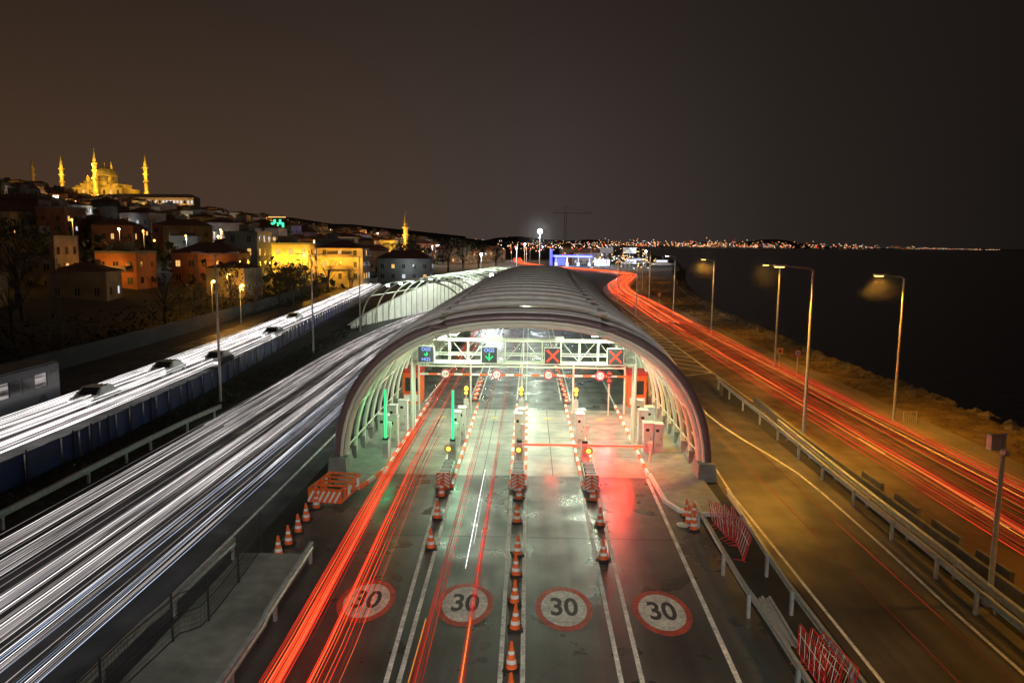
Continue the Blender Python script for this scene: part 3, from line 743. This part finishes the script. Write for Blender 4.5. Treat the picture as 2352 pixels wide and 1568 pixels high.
def bus(x,y,rz):
    q=MB(); q.b2(-1.25,1.25,-5.8,5.8,.4,3.0,'busb'); q.b2(-1.15,1.15,-5.6,5.6,3.0,3.12,'busb')
    q.b2(-.7,.7,-3,0,3.12,3.35,'dark')
    for s_ in(-1,1):
        for i in range(8): q.box(s_*1.26,-4.9+i*1.4,2.0,.03,1.25,1.0,'glass' if i%3 else 'ew0')
        for yy_ in(-3.6,3.7): q.tube([(s_*1.0,yy_,.5),(s_*1.28,yy_,.5)],.48,'black',16)
    q.box(0,5.82,1.9,2.2,.03,1.3,'glass'); q.box(0,-5.82,2.1,2.1,.03,1.0,'glass'); q.box(0,-5.84,2.85,1.2,.03,.22,'dark')
    for s_ in(-1,1): q.box(s_*.95,-5.83,.8,.25,.03,.2,'red'); q.box(s_*.95,5.83,.8,.3,.03,.2,'whitep')
    Mx=Matrix.Translation((x,y,LZ))@Matrix.Rotation(rz,4,'Z'); q.v=[tuple(Mx@Vector(p)) for p in q.v]
    return q.obj('bus')
bus(-35.6,49,.03)
# ------------------------------------------------------------------ second canopy with wall
q=MB(); W=smooth_path([(-24.5,104,0),(-23.2,112,0),(-20.6,122,0),(-17,135,0),(-12.5,156,0),(-9,175,0)],2)
top=[Vector((p.x,p.y,.6+4.2*min(1,i/14))) for i,p in enumerate(W)]
q.strip([Vector((p.x,p.y,0)) for p in W],top,'wallw')
q.strip(top,[p+Vector((-.5,0,0)) for p in top],'wallw')
for i in range(0,len(W),1): p=W[i]; q.tube([(p.x+.06,p.y,0),(p.x+.06,p.y,top[i].z)],.05,'concd',4)
q.obj('retaining_wall')
q=MB()
xcf=lambda y: interp([(108,-16.2),(118,-14.2),(140,-11),(165,-7),(190,-3)],y)
for i in range(13):
    y=108+i*5; P=arch_pts(xcf(y),7.6,6.7,y,N=28); q.tube(P,.12,'rib',6)
    j=P[18]; q.box(j.x,j.y-.1,j.z-.3,.4,.3,.15,'lum')
for t in(1.0,1.5,2.0,2.5):
    q.tube([arch_pts(xcf(y),7.6,6.7,y,N=1,t0=t,t1=t+.01)[0] for y in range(108,170,4)],.07,'rib',6)
q.obj('exit_canopy')
for y,x in((114,-18),(122,-16),(132,-14),(142,-12),(152,-9.5),(160,-8)): light('exit_lamp','POINT',(x+1,y,5.6),(.9,1,.8),1200,.3)
# ------------------------------------------------------------------ floodlights
def mast(x,y,h,k='flood',r=.5,power=3000,name='floodlight_mast',fog=0):
    q=MB(); q.tube([(x,y,0),(x,y,h)],[.25,.12],'steel',8)
    q.rev(x,y,[(0,h-.0),(r*.7,h+r*.3),(r,h+r),(r*.7,h+r*1.7),(0,h+2*r)],k,12); q.box(x,y,h-.1,1.2,.3,.15,'steel')
    q.obj(name); light('flood_light','POINT',(x,y-1-r,h+r),(.85,.93,1),power,.4)
    if fog: mist_ball(x,y,h+r,fog,'mist2')
mast(5,400,17,r=1.15,power=26000,fog=13); mast(-6.0,121,6.6,r=.3,power=4000,fog=3.5)
mast(-19,300,7,r=.45,power=3000); mast(-7,400,9,r=.45,power=3000); mast(-3,430,11,r=.4,power=3000); mast(60,400,8,r=.5,power=3000)
# ------------------------------------------------------------------ city
def house(x,y,w,d,h,wk,roof='hip',rz=0,lit=.12,z0=None,lk=('winy','winw','winy'),name='apartment_building',fh=3.0):
    q=MB(); zb=hgt(x,y)-3 if z0 is None else z0-2
    zt=(hgt(x,y) if z0 is None else z0)+h
    c,s_=math.cos(rz),math.sin(rz)
    q.b2(-w/2,w/2,-d/2,d/2,zb,zt,wk)
    if roof=='hip':
        o=.4; rh=w*.16; a=min(w,d)/2
        vs=[(-w/2-o,-d/2-o,zt+.003),(w/2+o,-d/2-o,zt+.003),(w/2+o,d/2+o,zt+.003),(-w/2-o,d/2+o,zt+.003),(-max(0.01,w/2-a),0,zt+rh),(max(.01,w/2-a),0,zt+rh)]
        q.add(vs,[(0,1,5,4),(1,2,5),(2,3,4,5),(3,0,4),(3,2,1,0)],'tile')
        q.box(w*.2,d*.1,zt+rh*.8,.7,.7,1.6,'w1')
    else:
        q.b2(-w/2-.1,w/2+.1,-d/2-.1,d/2+.1,zt+.002,zt+.5,'w2'); q.b2(-w*.2,w*.1,-d*.2,d*.2,zt+.5,zt+2.2,'w0')
        for i in range(3): 
            ax=U(-w*.4,w*.4); q.tube([(ax,0,zt),(ax,0,zt+U(1.5,3.5))],.05,'dark',4)
    nf=max(1,int(h/fh)); nw=max(2,int(w/U(2.2,3.2))); nd=max(2,int(d/2.8)); ww=U(.36,.55); wh=U(1.1,1.6)
    for f in range(nf):
        zz=zt-h+1.1+f*fh
        for i in range(nw):
            if R()<.12: continue
            k=random.choice(lk) if R()<lit else 'glass'
            xx=-w/2+w*(i+.5)/nw; q.b2(xx-ww,xx+ww,-d/2-.04,-d/2+.02,zz,zz+wh,k); q.b2(xx-ww-.12,xx+ww+.12,-d/2-.1,-d/2-.0,zz-.14,zz-.02,'w2'); q.b2(xx-.03,xx+.03,-d/2-.07,-d/2-.04,zz,zz+wh,'w3')
        for i in range(nd):
            yy_=-d/2+d*(i+.5)/nd; k=random.choice(lk) if R()<lit else 'glass'
            q.b2(w/2-.02,w/2+.04,yy_-ww,yy_+ww,zz,zz+wh,k)
        if f and R()<.5: q.b2(-w*.3,w*.3,-d/2-1.0,-d/2-.11,zz-.5,zz-.35,'w2'); q.b2(-w*.3,w*.3,-d/2-1.0,-d/2-.95,zz-.35,zz+.4,'w0')
    q.v=[(x+a*c-b_*s_,y+a*s_+b_*c,zc) for a,b_,zc in q.v]
    return q.obj(name)
sod=(1,.44,.06)
YL=(1,.52,.035)
house(-62.5,200,13,10,9.5,'w3','flat',0,.5,1.5,('winy',)); house(-49.5,204,12,9,9,'w3','hip',0,.35,1.2)
for x in(-67.5,-64,-60.5,-57): light('wall_lamp','POINT',(x,191.5,6.5),YL,1900,.3)
for x in(-54,-50,-45): light('wall_lamp','POINT',(x,196,6.5),(1,.45,.035),1300,.3)
house(-79.5,150,8,8,6.8,'w5','flat',0,.1,2.4); light('wall_lamp','POINT',(-80,142,7),(1,.42,.06),700,.3)
house(-90,140,9,9,10,'w4','flat',.1,.25,2); light('wall_lamp','POINT',(-83.2,134,3),YL,350,.3)
house(-70,168,14,9,7,'w1','hip',.05,.05,2.2); light('wall_lamp','POINT',(-68,160,7),(1,.4,.06),500,.3)
house(-60,155,8,8,5.5,'w3','hip',-.1,.15,1); house(-75,128,9,8,5,'w0','hip',.2,.2,1.6)
house(-100,120,12,10,11,'w1','flat',.1,.12); house(-80,105,10,8,5,'w0','hip',.1,.0,2); house(-66.8,182,7.5,10,12,'w2','flat',0,.1,1.5)
for i,(x,y) in enumerate(((-50.2,120),(-41.9,110),(-58,146))):
    q=MB(); q.tube([(x,y,0),(x,y,5.4)],[.08,.05],'steel',6); q.tube([(x,y,5.4),(x+.5,y-.4,5.6)],.03,'steel',5); q.rev(x+.5,y-.4,[(0,5.3),(.25,5.42),(.25,5.6),(0,5.75)],'sod',10); q.obj('street_lamp')
    light('lamp_light','POINT',(x+.6,y-.7,5.2),sod,1100,.2)
    if i<2: mist_ball(x+.5,y-.5,5.4,2.4)
occ=[]
cols=['w0','w1','w2','w3','w4','w1','w4']
cnt=0
for i in range(12000):
    if cnt>=300: break
    y=U(215,820); a=-U(.06,.70)**1.0; x=a*y
    if x>-58-max(0,(y-300))*.02: continue
    if y<235 and x>-95: continue
    if a<-.42 and y>680: continue
    w=U(7,14); d=U(8,12)
    if any(abs(x-ox)<(w+ow)/2+.4 and abs(y-oy)<11 for ox,oy,ow in occ): continue
    occ.append((x,y,w)); cnt+=1
    lk=('winy','winw','winy','winy') if R()>.1 else ('winp','winp','winw')
    house(x,y,w,d,U(5,12),random.choice(cols),random.choice(('hip','hip','flat')),U(-.35,.35),U(.04,.22),None,lk)
random.seed(11)
for i in range(105):
    y=U(190,740); a=-U(.08,.68); x=a*y
    if x>-52: continue
    h=hgt(x,y)+U(6,10)
    q=MB(); q.tube([(x,y,h-9),(x,y,h)],.08,'steel',4); q.rev(x,y-.3,[(0,h-.35),(.22+y*.0005,h),(0,h+.35)],random.choice(('sods','sods','sods','lum')),8); q.obj('street_lamp')
    light('lamp_light','POINT',(x,y-1,h-.5),random.choice((sod,sod,(1,.5,.1),(.8,.9,1))),U(2,9)*y*(1 if y<300 else 1.6),.3)
for y,a,c in((420,-.235,(.35,.1,1)),(380,-.25,(.35,.1,1)),(430,-.205,(.2,.3,1))): light('neon_glow','POINT',(a*y,y,hgt(a*y,y)+6),c,4000,.5)
q=MB()
for i in range(5): q.box(-133.6+i*1.4,398,20+ (1.5 if i in(1,3) else 0),1.0,.4,2.4,'wing')
q.box(-131,398,24,9,.4,.6,'winy'); q.obj('green_shop_sign')
q=MB(); x0,x1,y=-440,-350,800; zb,zt=34,55
q.b2(x0,x1,y,y+16,zb-10,zt,'stone'); q.add([(x0-1,y-1,zt),(x1+1,y-1,zt),(x1+1,y+17,zt),(x0-1,y+17,zt),(x0+6,y+8,zt+4),(x1-6,y+8,zt+4)],[(0,1,5,4),(1,2,5),(2,3,4,5),(3,0,4)],'lead')
for f in range(3):
    for i in range(24):
        xx=x0+90*(i+.5)/24; q.b2(xx-.9,xx+.9,y-.2,y+.1,zb+2.5+f*6.2,zb+5.8+f*6.2,'winw' if (f==2 and R()<.8) else ('winy' if R()<.15 else 'glass'))
q.obj('barracks_building')
for i in range(5): light('facade_light','POINT',(-430+i*18,784,44),(1,.5,.15),8000,1)
def minaret(q,x,y,z0,h,r=1.9,k='stone'):
    p=[(r*1.35,z0-8),(r*1.35,z0+h*.12),(r,z0+h*.16)]
    for f in(.36,.52,.66):
        p+= [(r*.98,z0+h*f),(r*1.55,z0+h*(f+.012)),(r*1.6,z0+h*(f+.035)),(r*.9,z0+h*(f+.036))]
    p+=[(r*.85,z0+h*.76)]
    q.rev(x,y,p,k,12); q.rev(x,y,[(r*.95,z0+h*.76),(r*.5,z0+h*.87),(.05,z0+h)],'lead',12)
def dome(q,x,y,z0,r,sq=.8,k='lead',n=20):
    q.rev(x,y,[(r*math.cos(t*math.pi/16),z0+r*sq*math.sin(t*math.pi/16)) for t in range(9)],k,n)
MIN=((-.6091,50,30),(-.5650,53,-25),(-.5434,44,45),(-.4988,51,15))
def great_mosque(x,y,z0):
    q=MB()
    q.b2(x-29,x+29,y-18,y+22,z0-10,z0+9,'stone')
    for i in range(7):
        xx=x-24+i*8; q.b2(xx-1.3,xx+1.3,y-18.3,y-18,z0+2,z0+6.5,'winy' if i%2 else 'glass')
    q.b2(x-22,x+22,y-14,y+18,z0+9,z0+14,'stone')
    for sx in(-1,1):
        dome(q,x+sx*24,y-14,z0+9,4); dome(q,x+sx*14,y-10,z0+14,6); q.rev(x+sx*13,y-13,[(2,z0+9),(2,z0+20),(2.3,z0+20),(0,z0+24)],'stone',8)
    q.rev(x,y-4,[(14.5,z0+12),(14.5,z0+17)],'stone',20); dome(q,x,y-5,z0+16.5,14,.6)
    q.rev(x,y,[(13,z0+19),(13,z0+24)],'stone',24); dome(q,x,y,z0+24,12.8,.78)
    q.tube([(x,y,z0+33.5),(x,y,z0+39)],.35,'painty',6)
    for i in range(20):
        t=2*math.pi*i/20; q.box(x+13.05*math.cos(t),y+13.05*math.sin(t),z0+21.3,.4,1.3,2.6,'glass',rz=t)
    for i in range(-4,5): dome(q,x-39+i*2.6,y-20,z0+6,1.3)
    q.b2(x-51,x-29.01,y-22,y+10,z0-8,z0+6,'stone')
    for az,h,dy in MIN:
        yy_=y+dy; minaret(q,az*yy_,yy_,z0-2+dy*.02,h+2,2.3)
    return q.obj('great_mosque')
great_mosque(-497,900,61)
GC=(1,.5,.04)
for dx,dy,dz,p_ in((-20,-46,6,15000),(15,-46,6,15000),(0,-30,19,12000),(0,-26,32,14000),(-10,-50,30,14000),(18,-30,24,7000),(-40,-34,2,5000)):
    light('mosque_floodlight','POINT',(-497+dx,900+dy,61+dz),GC,p_,1)
for az,h,dy in MIN:
    yy_=900+dy
    for zz,p_ in((8,9000),(26,14000),(40,9000)): light('minaret_floodlight','POINT',(az*yy_+3,yy_-9,61+zz),GC,p_,.5)
q=MB(); minaret(q,-.6472*950,950,62,50,1.9); q.obj('minaret'); 
q=MB(); minaret(q,-56.5,350,2,24,1.1); q.b2(-72,-57.8,349,361,0,8,'stone'); dome(q,-65,355,8,5,.8); 
for i in range(5): q.b2(-71+i*2.6,-69.8+i*2.6,348.8,349,2,5,'winy')
q.obj('small_mosque')
for p_ in((-58,344,6),(-66,342,6),(-58,345,15),(-71,343,6)): light('mosque_floodlight','POINT',p_,(1,.52,.05),4500,.3)
# petrol station
q=MB(); q.b2(12.5,34,416,428,4.6,5.8,'gasb'); q.b2(13,33.5,415.6,415.9,4.9,5.4,'gasw')
for x in(14,20,26,32): q.b2(x,x+.5,418,418.5,0,4.6,'white'); q.b2(x-.5,x+1,419,420,0,1.7,'gasw')
q.b2(36,44,425,432,0,3.5,'gasw'); q.b2(14,20,430,436,0,4,'gasb'); q.b2(10.6,12,414,414.6,0,9,'gasb'); q.obj('petrol_station')
light('station_light','POINT',(22,412,4),(.45,.5,1),9000,1); light('station_light','POINT',(40,412,6),(.7,.8,1),9000,1)
for x in(40,52):
    q=MB(); q.tube([(x,405,0),(x,405,9)],.2,'steel',6); q.b2(x-3.4,x+3.4,404.6,404.8,7.2,10.2,'whitep'); q.obj('billboard')
# tower crane on the skyline behind the floodlight
q=MB(); x,y=28,620
for sx in(-1,1):
    for sy_ in(-1,1): q.tube([(x+sx*.8,y+sy_*.8,0),(x+sx*.8,y+sy_*.8,36)],.15,'dwall',4)
for i in range(12): q.tube([(x-.8,y-.8,i*3),(x+.8,y-.8,i*3+3)],.1,'dwall',4)
q.tube([(x-10,y,36),(x+22,y,36)],.25,'dwall',4); q.tube([(x-10,y,36),(x,y,41),(x+22,y,36)],.12,'dwall',4); q.tube([(x,y,36),(x,y,41)],.2,'dwall',4); q.obj('tower_crane')
random.seed(21)
for i in range(30):
    y=U(420,640); x=U(-.1,.12)*y; 
    if abs(x-5)<22: continue
    house(x,y,U(9,18),9,U(4,9),random.choice(cols),'hip' if R()<.6 else 'flat',U(-.2,.2),.35,0,('winy','winw'),fh=3.2)
for i in range(18):
    y=U(380,560); x=U(-.1,.12)*y; light('lamp_light','POINT',(x,y,9),random.choice((sod,(.8,.9,1))),6000,.3)
house(-38,235,16,8,7,'w2','hip',0,.3,0,name='station_house'); light('wall_lamp','POINT',(-36,227,5),(.8,.9,1),500,.3)
for x,y in((62,470),(70,500),(78,455),(58,520)):
    q=MB(); pr=[(-7,0),(-5,-1.8),(5,-1.8),(8,0),(5,1.8),(-5,1.8)]
    q.add([(x+a*.9,y+b_*.8,-1.05) for a,b_ in pr]+[(x+a,y+b_,1.2) for a,b_ in pr],[tuple(range(6,12))]+[(i,(i+1)%6,6+(i+1)%6,6+i) for i in range(6)],'whitep')
    q.b2(x-4,x+3,y-1.2,y+1.2,1.2,3.2,'white'); q.b2(x-3.6,x+2.6,y-1.25,y-1.2,1.9,2.8,'gasw'); q.tube([(x,y,3.2),(x,y,6)],.08,'steel',4); q.obj('moored_boat')
# ------------------------------------------------------------------ trees
random.seed(31)
def tree(x,y,h,leafy=True,name='tree',n=420,z0=None):
    q=MB(); z0=hgt(x,y) if z0 is None else z0
    q.tube([(x,y,z0-.3),(x+U(-.2,.2),y,z0+h*.25),(x+U(-.4,.4),y+U(-.3,.3),z0+h*.6)],[h*.03,h*.022,h*.01],'bark',6)
    cl=[]
    for i in range(12):
        t=U(0,6.28); rr=h*U(.14,.34); zz=z0+h*U(.42,.95); e=Vector((x+rr*math.cos(t),y+rr*math.sin(t),zz))
        b0=Vector((x,y,z0+h*U(.2,.5)))
        q.tube([b0,(b0+e)/2+Vector((U(-.3,.3),0,U(0,.5))),e],[h*.012,h*.007,h*.002],'bark',4); cl.append(e)
        for j in range(8):
            s0=b0.lerp(e,U(.4,1)); q.tube([s0,s0+Vector((U(-1,1),U(-1,1),U(-.2,1)))*h*.13],[h*.003,h*.0008],'bark',3)
    if leafy:
        for i in range(n):
            c=random.choice(cl); p=c+Vector((random.gauss(0,1),random.gauss(0,1),random.gauss(0,.8)))*h*.075; s_=h*U(.012,.03)
            a=Vector((U(-1,1),U(-1,1),U(-1,1))).normalized()*s_; b_=a.cross(Vector((U(-1,1),U(-1,1),U(-1,1)))).normalized()*s_
            q.add([p-a,p+b_,p+a,p-b_],[(0,1,2,3)],'leaf')
    return q.obj(name)
tree(-66,98,11,False); tree(-58,84,8,False); tree(-76,112,13,False); tree(-86,128,12,True,n=900)
light('lamp_light','POINT',(-84,122,8),sod,300,.3)
for i in range(22): tree(-U(44,62),U(85,220),U(5,9),R()<.6,n=260)
for x,y,h in((-48,300,13),(-40,290,12),(-33,310,14),(-26,300,11),(-44,270,11),(-52,330,14),(-22,330,12),(-30,345,13),(-16,360,10)): tree(x,y,h,True,n=450)
for x,y,h in((42,215,5),(44,228,6),(47,240,6),(48,252,5)): tree(x,y,h,True,n=300,z0=0)
q=MB()
for i in range(9000):
    y=U(150,760); a=-U(.05,.7); x=a*y
    if x>-48: continue
    z_=hgt(x,y)+abs(random.gauss(0,3.2)); s_=U(.4,1.1)
    p=Vector((x+random.gauss(0,2),y,z_)); a_=Vector((U(-1,1),U(-1,1),U(-1,1))).normalized()*s_; b_=a_.cross(Vector((U(-1,1),U(-1,1),U(-1,1)))).normalized()*s_
    q.add([p-a_,p+b_,p+a_,p-b_],[(0,1,2,3)],'leaf')
q.obj('hillside_trees')
q=MB()
for i in range(5000):
    y=U(40,240); x=-U(44.5,64)-max(0,y-150)*.08; z_=abs(random.gauss(0,.5)); s_=U(.08,.3)
    p=Vector((x,y,z_+hgt(x,y))); a_=Vector((U(-1,1),U(-1,1),U(-1,1))).normalized()*s_; b_=a_.cross(Vector((U(-1,1),U(-1,1),U(-1,1)))).normalized()*s_
    q.add([p-a_,p+b_,p+a_,p-b_],[(0,1,2,3)],'leaf')
for i in range(2600):
    y=U(20,150); x=-U(21.9,24.6)-max(0,y-60)*.03; z_=abs(random.gauss(0,.15)); s_=U(.05,.16)
    p=Vector((x,y,z_)); a_=Vector((U(-1,1),U(-1,1),U(-1,1))).normalized()*s_; b_=a_.cross(Vector((U(-1,1),U(-1,1),U(-1,1)))).normalized()*s_
    q.add([p-a_,p+b_,p+a_,p-b_],[(0,1,2,3)],'leaf')
q.obj('scrub')
q=MB(); P=smooth_path([(-43,-5,0),(-43,60,0),(-45,110,0),(-49,160,0),(-55,220,0)],3)
for i in range(len(P)-1):
    a,b=P[i],P[i+1]; q.add([(a.x,a.y,0),(b.x,b.y-.06,0),(b.x,b.y-.06,1.8),(a.x,a.y,1.8),(a.x-.15,a.y,0),(b.x-.15,b.y-.06,0),(b.x-.15,b.y-.06,1.8),(a.x-.15,a.y,1.8)],[(0,1,2,3),(4,5,6,7),(3,2,6,7)],'dwall')
q.obj('boundary_wall')
for x,y,h in((-47,75,10),(-46,105,10),(-48,135,10),(-49,170,10)):
    q=MB()
    for sx in(-1,1):
        for sy_ in(-1,1): q.tube([(x+sx*.4,y+sy_*.4,0),(x+sx*.15,y+sy_*.15,h)],.035,'dwall',4)
    for i in range(9):
        z_=h*i/9; s0=.4-.25*i/9; s1=.4-.25*(i+1)/9
        q.tube([(x-s0,y-s0,z_),(x+s1,y-s1,z_+h/9)],.02,'dwall',4); q.tube([(x+s0,y-s0,z_),(x+s0,y+s0,z_)],.02,'dwall',4)
    q.tube([(x,y,h-1),(x+3,y,h-.8)],.04,'dwall',4); q.obj('catenary_mast')
# ------------------------------------------------------------------ distant shore
random.seed(5)
q=MB(); xs=[-1500+i*60 for i in range(80)]; ridge=[]
for i,x in enumerate(xs):
    h=22+16*math.sin(i*.31)+9*math.sin(i*.83+1)+4*R(); f=min(1,max(.03,(2100-x)/900)); ridge.append(Vector((x,4000,max(3,h*f))))
q.strip([Vector((p.x,3950,-2)) for p in ridge],ridge,'grass'); q.obj('distant_hills')
q=MB()
M['l0']=emit('far_light_warm',(1,.5,.2),3.4); M['l1']=emit('far_light_white',(.9,.95,1),3.0); M['l2']=emit('far_light_red',(1,.1,.05),4)
for i in range(720):
    x=U(330,2350)if R()<.6 else random.gauss(850,300)
    f=min(1,max(.05,(2300-x)/1000)); z_=3+abs(random.gauss(0,14))*f; r=U(.7,2.2)*(1.0 if x<1700 else .75)
    q.rev(x,3900,[(0,z_-r),(r,z_),(0,z_+r)],random.choice(('l0','l0','l1','l0','l2','l0')),5)
for i in range(260):
    x=U(-900,330); z_=4+abs(random.gauss(0,12)); r=U(.7,1.6); q.rev(x,3900,[(0,z_-r),(r,z_),(0,z_+r)],random.choice(('l0','l0','l1')),5)
q.obj('distant_city_lights')
q=MB()
for i in range(150):
    y=U(450,1300); x=U(-.05,.105)*y+U(-10,15); z_=U(3,11); r=y*.0006*U(.6,1.4); q.rev(x,y,[(0,z_-r),(r,z_),(0,z_+r)],random.choice(('l0','l0','l1','l2')),5)
for i in range(80):
    y=U(330,520); x=U(.08,.165)*y; z_=U(1,6); r=U(.2,.4); q.rev(x,y,[(0,z_-r),(r,z_),(0,z_+r)],random.choice(('l0','l1','l0')),5)
q.obj('harbour_lights')
# ------------------------------------------------------------------ world
w=bpy.data.worlds.new('World'); scene.world=w; w.use_nodes=True
n=w.node_tree.nodes; l=w.node_tree.links; bg=n['Background']
tc=n.new('ShaderNodeTexCoord'); sp=n.new('ShaderNodeSeparateXYZ'); l.new(tc.outputs['Generated'],sp.inputs[0])
def ramp(src,a,b,stops):
    mr=n.new('ShaderNodeMapRange'); mr.inputs['From Min'].default_value=a; mr.inputs['From Max'].default_value=b; l.new(src,mr.inputs['Value'])
    r=n.new('ShaderNodeValToRGB'); l.new(mr.outputs['Result'],r.inputs['Fac'])
    els=r.color_ramp.elements
    els[0].position=stops[0][0]; els[0].color=(*stops[0][1],1); els[1].position=stops[-1][0]; els[1].color=(*stops[-1][1],1)
    for p,c in stops[1:-1]:
        e=els.new(p); e.color=(*c,1)
    return r.outputs['Color']
hz=ramp(sp.outputs['X'],-.6,.6,[(0,(.064,.035,.02)),(.3,(.062,.039,.027)),(.52,(.053,.041,.037)),(.75,(.024,.018,.015)),(1,(.0065,.005,.004))])
zn=ramp(sp.outputs['X'],-.6,.6,[(0,(.022,.0138,.0095)),(.4,(.028,.019,.015)),(.7,(.018,.013,.011)),(1,(.0085,.006,.005))])
mr=n.new('ShaderNodeMapRange'); mr.inputs['From Min'].default_value=0; mr.inputs['From Max'].default_value=.36; mr.interpolation_type='SMOOTHSTEP'; l.new(sp.outputs['Z'],mr.inputs['Value'])
mx=n.new('ShaderNodeMix'); mx.data_type='RGBA'; l.new(mr.outputs['Result'],mx.inputs['Factor']); l.new(hz,mx.inputs[6]); l.new(zn,mx.inputs[7])
l.new(mx.outputs[2],bg.inputs['Color']); bg.inputs['Strength'].default_value=1.0
ld=bpy.data.lights.new('night_fill_sun','SUN'); ld.energy=.04; ld.angle=math.radians(15); ld.color=(1,.8,.6)  # weak sun added as overall night fill, no visible source
o=bpy.data.objects.new('night_fill_sun',ld); bpy.context.collection.objects.link(o); o.rotation_euler=(math.radians(40),0,math.radians(-20))
for x in(-5,0,5): light('added_fill_spot','SPOT',(x,2,12.5),(.97,1,.92),3300,.3,target=(x*.6,28,0),spot=62)  # unseen spots added above the camera to brighten the plaza foreground
light('added_fill_spot','SPOT',(0,2,13),(1,.95,.88),9000,.3,target=(0,60,8),spot=30)  # another unseen spot, added to brighten the canopy roof and its ribs
light('added_fill_spot','SPOT',(-17,2,12.5),(.97,1,.95),500,.3,target=(-14,27,0),spot=70)  # unseen spot added as fill for the left side
# ------------------------------------------------------------------ camera
F=1760.; th=math.atan(226/F); yaw=math.atan(39/F); roll=math.radians(.6)
R0=Vector((math.cos(yaw),math.sin(yaw),0)); F0=Vector((-math.sin(yaw)*math.cos(th),math.cos(yaw)*math.cos(th),-math.sin(th))); U0=R0.cross(F0)
right=math.cos(roll)*R0+math.sin(roll)*U0; up=-math.sin(roll)*R0+math.cos(roll)*U0
cam=bpy.data.cameras.new('Camera'); co=bpy.data.objects.new('Camera',cam); bpy.context.collection.objects.link(co)
mt=Matrix((right,up,-F0)).transposed().to_4x4(); mt.translation=Vector((0,0,12)); co.matrix_world=mt
cam.sensor_width=36; cam.lens=F/2352*36; cam.clip_end=20000; cam.clip_start=.1
scene.camera=co
